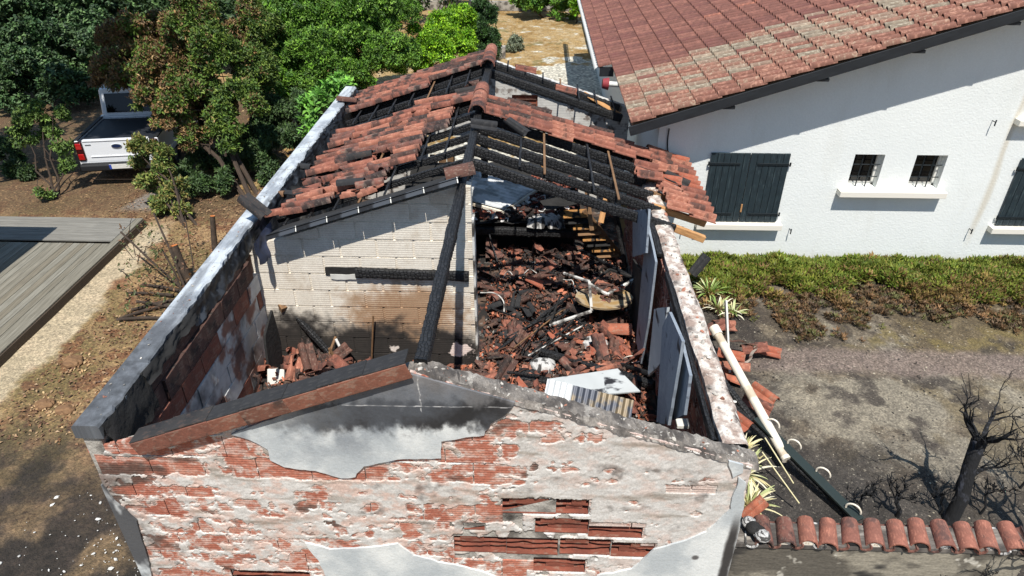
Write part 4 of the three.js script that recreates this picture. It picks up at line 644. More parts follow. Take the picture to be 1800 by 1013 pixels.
  for (let r = 0; r < 74; r++) for (let c = 0; c < 28; c++) {
    const z = -6.93 - 0.2 * (r + 1), x = 1.6 + 0.42 + c * course; if (x > top) break;
    const q = V(x - 0.2, hy(x - 0.2), z + 0.1).project(camera); if (Math.abs(q.x) > 1.12 || Math.abs(q.y) > 1.2) continue;
    list.push([r, c, x, z]);
  }
  for (let r = 19; r < 70; r++) list.push([r, -1, 1.6 + 0.42 - course + 0.08, -6.93 - 0.2 * (r + 1)]);
  list.sort((p, q) => p[0] - q[0] || p[1] - q[1]);
  const restG = new Map(); let count = 0;
  for (const [r, c, x, z] of list) {
    const e = hash(r, c, 6), topRow = 12 + Math.round(hash(c, 1, 3)); let m = r < 3 ? (e < 0.75 ? M.tileRim : [M.tileLichen[2]]) : r < 9 ? (e < 0.3 ? M.tileRim : e < 0.62 ? [M.tileLichen[2]] : [M.tileLichen[0], M.tileLichen[3]]) : r <= topRow ? (e < 0.07 ? M.tileHouse : e < 0.35 ? [M.tileLichen[2]] : [M.tileLichen[1], M.tileLichen[3], M.tileLichen[0]]) : M.tileHouse;
    if (c >= 5 && c <= 9 && r === Math.round(24 - (c - 5) * 0.1) && hash(c, 7, 7) > 0.2) m = [M.tileOrange[0]];
    const g = TILES[(r * 7 + c * 3 + 30) % 3], mat = m[Math.floor(hash(r, c, 8) * m.length)], dz = 0.006 * (hash(r, c, 10) - 0.5);
    const mat4 = new THREE.Matrix4().makeRotationFromEuler(new THREE.Euler(0, Math.PI + 0.012 * (hash(r, c, 9) - 0.5), -ang, 'YZX')).setPosition(x, hy(x) + 0.004 + 0.004 * hash(r, c, 11), z + dz + 0.2);
    if (count < 300) { const t = mesh('roof_tile', g, mat, roof); t.applyMatrix4(mat4); count++; } else { const k = g.clone().applyMatrix4(mat4); (restG.get(mat) || restG.set(mat, []).get(mat)).push(k); }
  }
  for (const [mat, gs] of restG) mesh('roof_tiles', merge(gs), mat, roof).userData.kind = 'stuff';
  // vent pipe with red cap in the gap between the roofs
  const pipe = part('vent_pipe', house), vp = P(1066, 148, { z: -9.2 }); mesh('pipe', new THREE.CylinderGeometry(0.05, 0.05, 0.3, 10).rotateZ(1.5).translate(vp.x + 0.15, vp.y, -9.2), M.whitePaint, pipe); mesh('cap', new THREE.CylinderGeometry(0.09, 0.12, 0.12, 10).rotateZ(1.5).translate(vp.x - 0.02, vp.y + 0.01, -9.2), std({ color: new THREE.Color('#8c2f34'), roughness: 0.7 }), pipe);
}

// ---------------------------------------------------------------- the collapsed roof inside
const pile = (x, z) => { const loft = sstep(-6.9, -7.05, z) * 0.0; return 0.10 + 0.34 * fbm(x * 1.3, z * 1.3, 4, 501) + 0.2 * Math.exp(-((x - 1.2) ** 2) / 0.5 - ((z + 3.4) ** 2) / 0.8) + 0.42 * Math.exp(-((x + 3.2) ** 2) / 0.9 - ((z + 3.1) ** 2) / 0.5) + 0.25 * Math.exp(-((x - 0.2) ** 2) / 1.2 - ((z + 6.4) ** 2) / 0.5) + loft; };
{
  const g = grid(-3.82, 1.76, 110, -0.26, -9.9, 190, (x, z) => pile(x, z) + 0.07 * (fbm(x * 9, z * 9, 3, 502) - 0.5) - 0.05);
  uvPlanar(g, 'x', 'z', 2, 2);
  const m = mesh('ash_and_cinders', g, std({ map: tex(512, 512, (u, v) => { const n = fbm(u * 10, v * 10, 5, 503, 10), q = fbm(u * 24, v * 24, 3, 504, 24); let c = mix3([38, 35, 33], [92, 74, 62], sstep(0.42, 0.65, n)); c = mix3(c, [136, 132, 126], 0.6 * sstep(0.66, 0.74, q)); c = mix3(c, [124, 66, 48], 0.6 * sstep(0.64, 0.7, fbm(u * 30, v * 30, 2, 505, 30))); return c; }), bumpMap: grainBump, bumpScale: 0.03, roughness: 1 }));
  tag(m, 'black ash and cinders covering the floor of the burnt rooms', 'ash'); m.userData.kind = 'stuff';
  seed(510);
  const shardG = (() => { const q = tileGeo(0.13, 0.12, 40, 0.5, 0.6); q.translate(-0.06, 0, -0.06); return q; })();
  const inRoom = () => { let x, z; do { x = rr(-3.65, 1.62); z = rr(-7.4, -2.6); } while (x < -0.75 && z < -3.66); return [x, z]; };
  const cols = [[168, 104, 80], [142, 90, 70], [118, 80, 64], [96, 72, 60], [64, 54, 50], [48, 44, 42], [84, 66, 56], [186, 116, 88], [150, 88, 62]];
  scatter('tile_shards', 'small broken pieces of roof tile strewn across the burnt floor', 'tile shards', shardG, std({ color: 0xffffff, bumpMap: grainBump, bumpScale: 0.003 }), 6500, () => { const [x, z] = inRoom(); return { p: V(x, pile(x, z) + rr(-0.02, 0.06), z), r: [rr(-0.9, 0.9), rr(0, 6.3), rr(-0.9, 0.9)], s: 0.25 + 1.1 * R() * R() }; }, (p) => mul3(pick(p.z > -5.6 ? cols : [...cols.slice(3), [50, 44, 42], [60, 48, 42]]), rr(0.8, 1.1)));
  scatter('charcoal_chunks', 'black charcoal lumps among the broken tiles inside the ruin', 'charcoal', chipGeo, std({ color: 0xffffff, roughness: 0.8 }), 3200, () => { const [x, z] = inRoom(), q = R() * R(); return { p: V(x, pile(x, z) + rr(-0.02, 0.05), z), r: [rr(-0.5, 0.5), rr(0, 6), rr(-0.5, 0.5)], s: V(0.02 + 0.1 * q, 0.02 + 0.04 * q, 0.02 + 0.07 * q) }; }, () => R() < 0.22 ? mul3(pick([[176, 170, 162], [140, 132, 124], [196, 188, 176]]), rr(0.7, 1)) : mul3([36, 34, 34], rr(0.6, 1.4)));
  // countable fallen tiles
  let n = 0;
  const L = { red: 'fallen red roof tile lying in the rubble of the burnt room', black: 'soot blackened roof tile lying in the rubble of the burnt room', brown: 'scorched brown roof tile lying in the rubble of the burnt room', piece: 'broken piece of red roof tile in the rubble of the burnt room' };
  for (let k = 0; k < 270; k++) {
    let [x, z] = inRoom(); if (x < -0.75 && (z > -2.9 || R() < 0.3)) { x = rr(-0.6, 1.55); z = rr(-6.6, -3.0); }
    const c = R(), near = z > -5.6; let kind = c < (near ? 0.2 : 0.08) ? 'red' : c < 0.52 ? 'brown' : c < 0.64 ? 'black' : 'piece';
    const broken = kind === 'piece' || R() < 0.35, g = broken ? pick(TILES_BROKEN) : pick(TILES);
    const mats = kind === 'red' ? [...M.tileRed, M.tileBrown[0]] : kind === 'brown' ? M.tileBrown : kind === 'black' ? M.tileBlack : near ? [M.tileBright[1], ...M.tileRed, ...M.tileBrown] : [...M.tileRed, ...M.tileBrown];
    const m = mesh('fallen_tile', g, pick(mats)); m.rotation.set(rr(-0.55, 0.55) + (R() < 0.25 ? Math.PI : 0), rr(0, 6.3), rr(-0.5, 0.5)); m.position.set(x, pile(x, z) + rr(0.02, 0.10), z); m.scale.setScalar(rr(0.65, 1)); tag(m, L[kind], 'roof tile', 'fallen ' + kind + ' tiles in the rubble');
  }
}
// ---- tiles lying loose on the standing roof and walls
{
  const loose = (label, x, z, yaw, mats, o = {}) => { const m = mesh('loose_tile', o.geo || TILES[0], pick(mats)); m.rotation.order = 'YZX'; m.rotation.set(o.roll || 0, yaw, o.pitch || 0); m.position.set(x, (o.y ?? roofY(x) + 0.09), z); tag(m, label, 'roof tile', o.group); return m; };
  const at = (u, v) => { const d = P(u, v, { z: -5 }); let lo = -12, hi = 0; for (let i = 0; i < 50; i++) { const m = (lo + hi) / 2, q = P(u, v, { z: m }); if (q.y < roofY(q.x)) lo = m; else hi = m; } return P(u, v, { z: lo }); };
  seed(520);
  const put = (label, u, v, yaw, mats, roll = 0) => { const p = at(u, v); return loose(label, p.x, p.z, yaw, mats, { roll, pitch: rr(-0.35, -0.1) }); };
  put('black upturned tile lying on the red roof beside the zinc coping', 545, 305, 2.8, [M.tileBlack[0]], 0.3);
  put('black glazed looking tile tipped over on the lower roof edge', 545, 340, 2.6, [M.tileBlack[0]], 2.9);
  put('black curved tile lying lengthways on the middle of the roof', 655, 282, 3.1, [M.tileBlack[1]]);
  put('red brown tile turned crosswise on the roof slope', 665, 312, 2.2, [M.tileRed[3]]);
  put('black tile hanging at the roof edge above the white wall', 640, 332, 3.0, [M.tileBlack[0]], 0.2);
  put('dark tile slid half off the ridge onto the rafters', 825, 222, 0.3, [M.tileBlack[0]], 0.2);
  put('dark grey flat tile lying askew on the right roof slope', 885, 220, -0.6, [M.tileBlack[0]], 3.0);
  put('brown tile stuck on the charred rear rafters', 975, 160, 0.1, [M.tileRed[0]], 0);
  put('red tile perched on the rear rafters beside the ridge', 905, 125, 0.1, [M.tileRed[2]], 0);
  put('black tile lying on the crumbled eave tiles over the white house', 1170, 312, -0.4, [M.tileBlack[1]]);
  put('ochre scorched tile at the low corner of the roof by the flashing', 500, 355, 3.0, [clay([150, 104, 66], [60, 46, 38], 0.4, 521)]);
  put('red tile at the low roof corner above the white cross wall', 500, 385, 3.15, [M.tileRed[0]]);
  put('long red tile on the lowest row above the cross wall', 570, 352, 3.1, [M.tileRed[1]]);
  const c1 = mesh('loose_tile', TILES[1], M.tileBlack[1]); c1.rotation.set(0.3, 2.6, 0.4); c1.position.set(-3.62, 2.68, -3.75); tag(c1, 'black tile fragment standing on the wall top by the torn flashing', 'roof tile');
  const c2 = mesh('loose_tile', TILES[2], M.tileBrown[0]); c2.rotation.set(0, 3.1, 0.05); c2.position.set(-3.55, 2.575, -9.2); tag(c2, 'brown tile lying across the zinc coping of the long wall', 'roof tile');
  const rt = mesh('loose_ridge_tile', barrelGeo(0.38, 0.115, 3), M.tileBrown[0]); rt.rotation.set(0, 0.25, 0.12); rt.position.set(-1.12, RY + 0.04, -3.72); tag(rt, 'brown half round ridge tile resting on the charred ridge beam', 'ridge tile');
}
// ---- things among the debris
{
  const set = (name, label, category) => thing(name, label, category);
  const one = (name, g, mat, label, cat, group) => tag(mesh(name, g, mat), label, cat, group);
  // collapsed loft floor at the back with tiles on it
  const loft = thing('collapsed_loft', 'charred loft floor with rubble hanging at the back of the ruin', 'loft floor');
  const LY = 0.95; seed(530);
  for (let k = 0; k < 7; k++) mesh('joist', charBeam(V(-2.4 + k * 0.42, LY - 0.06, -7.05), V(-2.4 + k * 0.42, LY - 0.06, -9.8), 0.09, 0.14, 531 + k), M.char, loft);
  mesh('edge_beam', charBeam(V(-2.6, LY - 0.02, -7.0), V(0.85, LY - 0.08, -6.95), 0.14, 0.18, 540), M.char, loft);
  const fg = grid(-2.6, 0.9, 60, -6.95, -9.85, 50, (x, z) => LY + 0.03 + 0.16 * fbm(x * 3, z * 3, 4, 541)); uvPlanar(fg, 'x', 'z', 1, 1); mesh('rubble', fg, M.soot, loft);
  mesh('back_face', uvBox(boxG(3.4, 0.85, 0.06, -0.9, 0.43, -7.5)), M.soot, loft);
  const shard = tileGeo(0.2, 0.16, 60, 0.4, 0.5); shard.translate(-0.1, 0, -0.08);
  scatter('loft_shards', 'broken tile pieces and white ash lying on the collapsed loft', 'tile shards', shard, std({ color: 0xffffff }), 620, () => { const x = rr(-1.3, 0.85), z = rr(-8.9, -7.0); return { p: V(x, LY + 0.12 + rr(0, 0.1), z), r: [rr(-0.6, 0.6), rr(0, 6), rr(-0.6, 0.6)], s: rr(0.5, 1.2) }; }, () => R() < 0.16 ? [206, 204, 200] : mul3(pick([[150, 82, 64], [110, 64, 52], [60, 48, 44], [46, 42, 42]]), rr(0.8, 1.1)));
  // ribbed metal door panel lying on the loft
  const cor = P(820, 352, { y: 1.28 }), cr = P(885, 370, { y: 1.2 }), cb = P(955, 322, { y: 1.3 }), ct = P(840, 288, { y: 1.35 });
  { const pos = [], idx = [], nu = 48, nv = 1; const pt = (s, t) => { const p = cor.clone().lerp(ct, s), q = cr.clone().lerp(cb, s); return p.lerp(q, t); };
    for (let i = 0; i <= nu; i++) for (let j = 0; j <= nv; j++) { const p = pt(i / nu, j / nv); p.y += (i % 4 < 2 ? 0.014 : 0); pos.push(p.x, p.y, p.z); } for (let i = 0; i < nu; i++) for (let j = 0; j < nv; j++) { const a = i * (nv + 1) + j; idx.push(a, a + 1, a + nv + 1, a + 1, a + nv + 2, a + nv + 1); }
    const g = new THREE.BufferGeometry(); g.setAttribute('position', new THREE.Float32BufferAttribute(pos, 3)); g.setIndex(idx); const q = uvBox(g);
    const dp = thing('metal_door_panel', 'pale ribbed metal door panel fallen onto the loft rubble', 'door panel'); mesh('sheet', q, std({ map: tex(256, 256, (u, v) => mix3([206, 208, 208], [150, 152, 150], sstep(0.4, 0.7, fbm(u * 5, v * 5, 4, 551, 5)))), roughness: 0.5, metalness: 0.2 }), dp);
    const low = (p) => p.clone().add(V(0, -0.045, 0)); mesh('edge_frame', board(low(cor), low(cr), 0.05, 0.06), M.cream, dp); mesh('edge_frame', board(low(cr), low(cb), 0.05, 0.06), M.cream, dp); mesh('edge_frame', board(low(cor), low(ct), 0.05, 0.06), M.cream, dp); }
  // stairs
  const st = thing('loft_ladder', 'burnt ochre wooden loft ladder leaning from rubble to floor', 'ladder'); const s0 = P(985, 372, { y: 1.45 }), s1 = P(1052, 452, { y: 0.42 }); const off = V(0.42, 0.0, -0.06);
  mesh('stringer', board(s0, s1, 0.03, 0.1), M.soot, st); mesh('stringer', board(s0.clone().add(off), s1.clone().add(off), 0.03, 0.1), M.woodOld, st);
  for (let k = 0; k < 8; k++) { const a = s0.clone().lerp(s1, (k + 0.5) / 8), b = a.clone().add(off); mesh('tread', board(a, b, 0.17, 0.025, V(0.1, 0.85, 0.55)), [M.woodOchre, M.soot, M.woodOchre, M.woodOld][k % 4], st); }
  one('scorched_sheet', board(P(955, 362, { y: 1.5 }), P(1010, 350, { y: 1.55 }), 0.4, 0.02), M.soot, 'black scorched sheet draped over the top of the ladder', 'sheet');
  // oval table top
  const tc = P(1062, 524, { y: 0.78 }), tb = thing('oval_table', 'scorched oval wooden table with rubble on top', 'table', [tc.x, 0, tc.z]);
  mesh('table_top', new THREE.CylinderGeometry(1, 1, 0.03, 40).scale(0.46, 1, 0.33).translate(0, 0.78, 0), std({ map: tex(256, 256, (u, v) => { const n = fbm(u * 4, v * 4, 4, 561, 4); return mix3(mix3([168, 150, 122], [158, 128, 84], sstep(0.5, 0.7, n)), [60, 48, 40], sstep(0.5, 0.36, n)); }), roughness: 0.6 }), tb);
  mesh('pedestal', new THREE.CylinderGeometry(0.05, 0.07, 0.62, 10).translate(0, 0.46, 0), M.soot, tb); mesh('foot', rbox(0.5, 0.05, 0.1, 0.02, 0, 0.16, 0), M.soot, tb); mesh('foot', rbox(0.1, 0.05, 0.5, 0.02, 0, 0.17, 0), M.soot, tb);
  seed(565); for (let k = 0; k < 12; k++) { const m = mesh('table_tile', pick(TILES_BROKEN), pick([...M.tileRed, ...M.tileBrown])); m.position.set(tc.x + rr(-0.2, 0.22), 0.80 + rr(0, 0.05), tc.z - 0.02 + rr(-0.26, 0.02)); m.rotation.set(rr(-0.3, 0.3), rr(0, 6), rr(-0.3, 0.3)); m.scale.setScalar(0.75); tag(m, 'broken roof tile piece lying on the oval table', 'roof tile', 'tile pieces on the oval table'); }
  // white window frames
  const wf = thing('bent_window_frame', 'white sooty window frame standing crooked in front of the oval table', 'window frame'); const f = (u, v, y) => P(u, v, { y });
  const q1 = f(1036, 495, 1.15), q2 = f(1040, 547, 0.72), q3 = f(966, 572, 0.5), q4 = f(990, 480, 1.05);
  mesh('stile', board(q1, q2, 0.045, 0.04, V(0, 0, 1)), M.whiteSooty, wf); mesh('rail', board(q2, q3, 0.04, 0.04), M.whiteSooty, wf); mesh('rail', board(q4.clone().lerp(q1, 0.02), q1, 0.035, 0.035), M.whiteSooty, wf); mesh('stile', board(q3, f(985, 520, 0.85), 0.03, 0.03), M.soot, wf);
  const wf2 = thing('window_sash', 'white window sash lying flat on the oval table rubble', 'window frame'); const r1 = f(1037, 500, 0.9), r2 = f(1068, 518, 0.86), r3 = f(1118, 490, 0.9), r4 = f(1072, 474, 0.92);
  for (const [a, b] of [[r1, r2], [r2, r3]]) mesh('rail', board(a, b, 0.045, 0.04), M.whiteSooty, wf2); for (const [a, b] of [[r3, r4], [r4, r1]]) mesh('rail', board(a, b, 0.035, 0.04), M.soot, wf2);
  // fallen timbers
  const ct1 = (u0, v0, y0, u1, v1, y1, w, h, sd, label) => one('charred_beam', charBeam(P(u0, v0, { y: y0 }), P(u1, v1, { y: y1 }), w, h, sd), M.char, label, 'beam');
  ct1(950, 618, 0.46, 1150, 678, 0.62, 0.1, 0.12, 571, 'charred beam lying across the red rubble toward the grey panels');
  ct1(905, 665, 0.36, 965, 672, 0.4, 0.13, 0.13, 572, 'short charred stump behind the front gable wall'); ct1(912, 655, 0.34, 955, 655, 0.36, 0.13, 0.12, 573, 'stubby charred log end next to white cloth');
  ct1(1020, 440, 0.7, 1120, 492, 0.9, 0.05, 0.06, 574, 'thin charred lath leaning over the back of the oval table'); ct1(870, 620, 0.4, 1000, 520, 0.62, 0.05, 0.05, 575, 'thin black charred rafter lying diagonal over the tiles');
  ct1(470, 500, 1.55, 600, 645, 0.5, 0.09, 0.1, 576, 'charred beam leaning from the left wall into the rubble');
  one('burnt_lath', board(P(468, 500, { y: 1.52 }), P(500, 545, { y: 1.3 }), 0.09, 0.09), M.woodOld, 'brown half burnt board stuck to the leaning charred beam', 'board');
  ct1(1150, 660, 0.8, 1090, 640, 0.55, 0.06, 0.07, 577, 'charred timber end by the foot of the grey panels'); ct1(870, 395, 0.98, 1010, 330, 1.3, 0.07, 0.08, 578, 'charred rafter fallen against the loft edge');
  ct1(1075, 350, 1.7, 1100, 470, 0.5, 0.06, 0.07, 579, 'charred strut standing behind the loft ladder'); ct1(845, 360, 1.2, 880, 480, 0.4, 0.03, 0.03, 580, 'thin bent black bar hanging from the loft');
  one('pale_timber', board(P(1066, 345, { z: -5.9 }), P(1056, 392, { z: -5.7 }), 0.09, 0.03, V(0, 0, 1)), M.woodRaw, 'pale unburnt board hanging below the rafters', 'board');
  seed(585); for (let k = 0; k < 9; k++) { const a = P(rr(880, 960), rr(590, 640), { y: 0.45 }), b = P(rr(970, 1030), rr(540, 580), { y: rr(0.5, 0.7) }); one('burnt_stick', board(a, b, 0.018, 0.018, undefined, 0.003), pick([M.woodOld, M.soot, M.char, M.whiteSooty]), 'thin burnt stick in the bundle lying across the rubble', 'stick', 'burnt sticks'); }
  one('bent_hoop', tube([P(845, 515, { y: 0.5 }), P(870, 516, { y: 0.62 }), P(885, 530, { y: 0.6 }), P(886, 552, { y: 0.45 })], 0.012, 6), M.whiteSooty, 'white bent tube arching over tiles beside the cross wall', 'tube');
  one('wire_hoop', new THREE.TorusGeometry(0.13, 0.008, 6, 24).rotateX(0.5).translate(...P(1112, 632, { y: 0.55 }).toArray()), M.cream, 'cream wire hoop lying on the orange broken tiles', 'hoop');
  { const rtile = mesh('fallen_ridge_tile', barrelGeo(0.42, 0.11, 7), M.tileBright[0]); const p = P(1062, 580, { y: 0.55 }); rtile.position.copy(p); rtile.rotation.y = -0.03; tag(rtile, 'whole orange half round tile lying below the oval table', 'ridge tile'); }
  // bright heap of orange tiles near the panels
  seed(590); for (let k = 0; k < 34; k++) { const p = P(rr(1035, 1118), rr(590, 645), { y: 0.5 }), m = mesh('heap_tile', pick([...TILES_BROKEN, TILES[0]]), pick([...M.tileBright, M.tileRed[0], M.tileRed[2]])); m.position.set(p.x, pile(p.x, p.z) + rr(0.04, 0.16), p.z); m.rotation.set(rr(-0.6, 0.6), rr(0, 6), rr(-0.6, 0.6)); m.scale.setScalar(rr(0.6, 0.95)); tag(m, 'bright orange broken tile in the heap beside the dark panels', 'roof tile', 'orange tiles heaped below the table'); }
  // white cloth, ash heaps
  const cloth = (u, v, y, w, d, sd, name, label, mat, cat) => { const p = P(u, v, { y }), g = grid(-w, w, 16, d, -d, 14, (x, z) => { const r = Math.hypot(x / w, z / d); return (r > 1 ? -0.1 : 0.09 * (1 - r * r)) + 0.09 * (fbm(x * 9 + sd, z * 9, 3, 595) - 0.5); }); uvPlanar(g, 'x', 'z', 0.5, 0.5); const m = one(name, g, mat, label, cat); m.position.copy(p); return m; };
  cloth(955, 640, 0.42, 0.2, 0.16, 1, 'scorched_cloth', 'crumpled white cloth with scorched middle behind the gable', M.ash, 'cloth'); cloth(1045, 600, 0.5, 0.22, 0.14, 2, 'ash_heap', 'heap of pale ash and paper beside the orange tiles', M.ash, 'ash heap'); cloth(960, 385, 1.12, 0.35, 0.2, 3, 'white_sheet', 'crumpled white sheet on the edge of the loft', M.ash, 'sheet');
  cloth(497, 560, 0.75, 0.14, 0.1, 4, 'ash_heap', 'small pale ash heap against the corner of the white cross wall', M.ash, 'ash heap');
  // corrugated sheets by the gable
  { const q = (u, v) => P(u, v, { z: -1.3 }), a = q(962, 666), b = q(1114, 704), g = (() => { const L = a.distanceTo(b), n = 60, pos = [], idx = []; for (let i = 0; i <= n; i++) for (let j = 0; j < 2; j++) pos.push(i / n * L, (i % 4 < 2 ? 0.012 : 0), j * 0.5); for (let i = 0; i < n; i++) idx.push(i * 2, i * 2 + 1, i * 2 + 2, i * 2 + 1, i * 2 + 3, i * 2 + 2); const s = new THREE.BufferGeometry(); s.setAttribute('position', new THREE.Float32BufferAttribute(pos, 3)); s.setIndex(idx); s.computeVertexNormals(); uvPlanar(s, 'x', 'z', L, 0.5); return s; })();
    const m = mesh('ribbed_sheet', g, std({ map: tex(256, 64, (u, v) => { const n = fbm(u * 8, v * 3, 4, 596); return u < 0.3 ? mul3([214, 216, 216], 0.9 + 0.15 * n) : mix3([70, 74, 84], [120, 106, 84], sstep(0.45, 0.65, n)); }, { clamp: true }), roughness: 0.5, metalness: 0.3 })); m.applyMatrix4(along(a, b, V(0, 0.75, 0.65))); tag(m, 'ribbed metal sheet, white at one end, leaning on the gable wall inside', 'metal sheet'); }
  { const c = ['965,668', '1085,655', '1125,695', '1000,700'].map((s) => P(...s.split(',').map(Number), { y: 0.75 })); const g = new THREE.BufferGeometry().setFromPoints([c[0], c[3], c[1], c[1], c[3], c[2]]); const q = slab([[0, 0], [1, 0], [1, 1], [0, 1]], 0.02); const p = q.attributes.position; for (let i = 0; i < p.count; i++) { const s = p.getX(i), t = p.getY(i), w = p.getZ(i); const r = c[0].clone().lerp(c[3], t).lerp(c[1].clone().lerp(c[2], t), s); p.setXYZ(i, r.x, r.y + w + 0.05 * s, r.z); } q.computeVertexNormals(); tag(mesh('peeling_panel', uvBox(q), M.panelGrey), 'pale grey blue boarded panel lying tilted on the rubble', 'panel'); }
  // blue grey lining panels standing along the right wall
  const std2 = (name, pts, x, mat, label, th = 0.03) => { const v = pts.map(([u, w]) => P(u, w, { x })); const g = slab(ragged(v.map((p) => [-p.z, p.y]), 0.12, 0.012, Math.round(x * 50)), th); g.rotateY(Math.PI / 2); g.translate(x, 0, 0); return one(name, uvBox(g), mat, label, 'panel'); };
  std2('lining_panel', [[1164, 575], [1176, 548], [1199, 600], [1174, 748], [1154, 742]], 1.42, M.panelBlue, 'blue grey wall panel split at the edge, nearest the front gable');
  std2('lining_panel', [[1199, 606], [1212, 660], [1202, 730], [1180, 738]], 1.5, M.panelBlue, 'narrow blue grey board standing between the panel and the brick wall');
  std2('lining_panel', [[1150, 543], [1173, 540], [1160, 640], [1138, 662]], 1.55, M.panelGrey, 'light grey panel standing upright behind the split blue panel');
  std2('lining_panel', [[1112, 370], [1140, 368], [1135, 445], [1112, 452]], 1.5, M.panelBlue, 'dark blue grey panel hanging under the rafters at the right wall');
  std2('lining_panel', [[1138, 395], [1152, 460], [1140, 560], [1126, 640], [1118, 600], [1128, 480]], 1.6, M.panelBlue, 'tall scorched panel along the right wall behind the table');
  std2('lining_panel', [[1112, 455], [1128, 480], [1118, 640], [1108, 640]], 1.66, M.soot, 'black charred lining board behind the oval table');
  one('charred_stud', charBeam(P(1197, 600, { x: 1.47 }), P(1176, 745, { x: 1.47 }), 0.05, 0.05, 598, 0.2, V(1, 0, 0)), M.char, 'thin charred stud between the two front blue panels', 'stud'); one('charred_stud', charBeam(P(1143, 390, { x: 1.7 }), P(1160, 450, { x: 1.72 }), 0.1, 0.1, 599, 0.2, V(1, 0, 0)), M.char, 'charred post stub on top of the right wall', 'stud');
  one('white_offcut', rbox(0.14, 0.05, 0.12, 0.01).translate(...P(1200, 745, { y: 1.6 }).toArray()), M.whitePaint, 'small white offcut lying beside the right wall plate', 'offcut');
  // white box and clutter in the left room
  const wb = P(487, 663, { y: 0.62 }); one('white_block', uvBox(rbox(0.24, 0.24, 0.12, 0.01)).rotateX(-0.5).translate(wb.x, wb.y, wb.z), M.whitePaint, 'white plaster block lying on the rubble by the left wall', 'block');
  for (const [u0, v0, u1, v1, mat, l] of [[565, 660, 590, 592, M.woodOld, 'pale thin stick standing in the left rubble'], [600, 648, 578, 612, M.woodOld, 'short greenish board in the left rubble'], [612, 640, 590, 596, M.whiteSooty, 'white sooty stick behind the leaning beam']]) one('stick', board(P(u0, v0, { y: 0.5 }), P(u1, v1, { y: 0.85 }), 0.035, 0.03), mat, l, 'stick');
  one('rusty_rod', board(P(653, 640, { y: 0.35 }), P(656, 555, { z: -3.6 }), 0.025, 0.02, V(0, 0, 1)), M.woodOld, 'thin brown rod standing in front of the white cross wall', 'rod');
  std2('scorched_felt', [[462, 590], [475, 545], [490, 600], [495, 650], [468, 640]], -3.5, M.soot, 'black scorched sheet hanging in the corner of the left room'); 
  seed(600); for (let k = 0; k < 30; k++) { const p = P(rr(445, 600), rr(590, 690), { y: 0.6 }), m = mesh('corner_tile', pick([...TILES, ...TILES_BROKEN]), pick([...M.tileRed, ...M.tileBrown])); m.position.set(p.x, pile(p.x, p.z) + rr(0.05, 0.2), p.z); m.rotation.set(rr(-0.6, 0.6), rr(0, 6), rr(-0.5, 0.5)); tag(m, 'roof tile lying in the rubble heap in the left room corner', 'roof tile', 'tiles in the left room corner'); }
  const drum = P(570, 590, { y: 0.5 }); one('burnt_bucket', new THREE.LatheGeometry([[0, 0], [0.11, 0], [0.13, 0.24], [0.12, 0.24], [0.1, 0.02]].map(([x, y]) => new THREE.Vector2(x, y)), 16).rotateZ(0.5).translate(drum.x + 0.4, 0.45, drum.z + 0.25), M.rust, 'rusty burnt bucket tipped over by the white wall', 'bucket');
}

// ---- wires, bent strips and crumbs
{
  seed(611); const mats = [M.rust, M.steelDark, M.soot, M.whiteSooty, M.zinc];
  for (let k = 0; k < 22; k++) { const x = rr(-0.6, 1.5), z = rr(-6.2, -3.1), pts = []; let a = rr(0, 6.28), p = V(x, pile(x, z) + 0.08, z); for (let i = 0; i < 6; i++) { pts.push(p.clone()); a += rr(-0.9, 0.9); p = p.clone().add(V(Math.cos(a) * 0.13, 0, Math.sin(a) * 0.13)); p.y = pile(p.x, p.z) + rr(0.04, 0.22); } tag(mesh('bent_wire', tube(pts, rr(0.004, 0.012), 5), pick(mats)), 'thin bent wire or strip sticking out of the tile rubble', 'wire', 'bent wires in the rubble'); }
  for (let k = 0; k < 20; k++) { const x = rr(-0.5, 1.4), z = rr(-6.4, -3.3), a = rr(0, 6.28), L = rr(0.35, 0.95), p = V(x, pile(x, z) + rr(0.06, 0.16), z), q = p.clone().add(V(Math.cos(a) * L, rr(-0.02, 0.2), Math.sin(a) * L * 0.8)); if (q.x > 1.6 || q.x < -0.7) continue; tag(mesh('charred_stick', charBeam(p, q, rr(0.025, 0.06), rr(0.025, 0.06), 620 + k, 0.3), M.char), 'short charred batten piece lying in the tile rubble', 'batten', 'charred batten pieces in the rubble'); }
  scatter('mortar_chips', 'loose grey mortar chips lying along the tops of the ruined walls', 'mortar chips', chipGeo, plain, 440, (i) => { if (i < 160) { const x = rr(RX - 0.1, XR); return { p: V(x, roofY(x) - 0.098, rr(-0.14, -0.02)), r: [rr(-1, 1), rr(0, 6), rr(-1, 1)], s: 0.012 + 0.05 * R() ** 3 }; } if (i < 320) return { p: V(rr(1.8, 1.97), 2.31, rr(-7.2, -0.3)), r: [rr(-1, 1), rr(0, 6), rr(-1, 1)], s: 0.012 + 0.06 * R() ** 3 }; const z = rr(-8, -0.1); return { p: V(rr(-4.02, -3.86), 2.555, z), r: [rr(-1, 1), rr(0, 6), rr(-1, 1)], s: 0.008 + 0.03 * R() ** 3 }; }, () => mul3(pick([[176, 170, 160], [190, 184, 174], [150, 144, 136], [204, 198, 188], [164, 112, 92]]), rr(0.8, 1.1)));
}

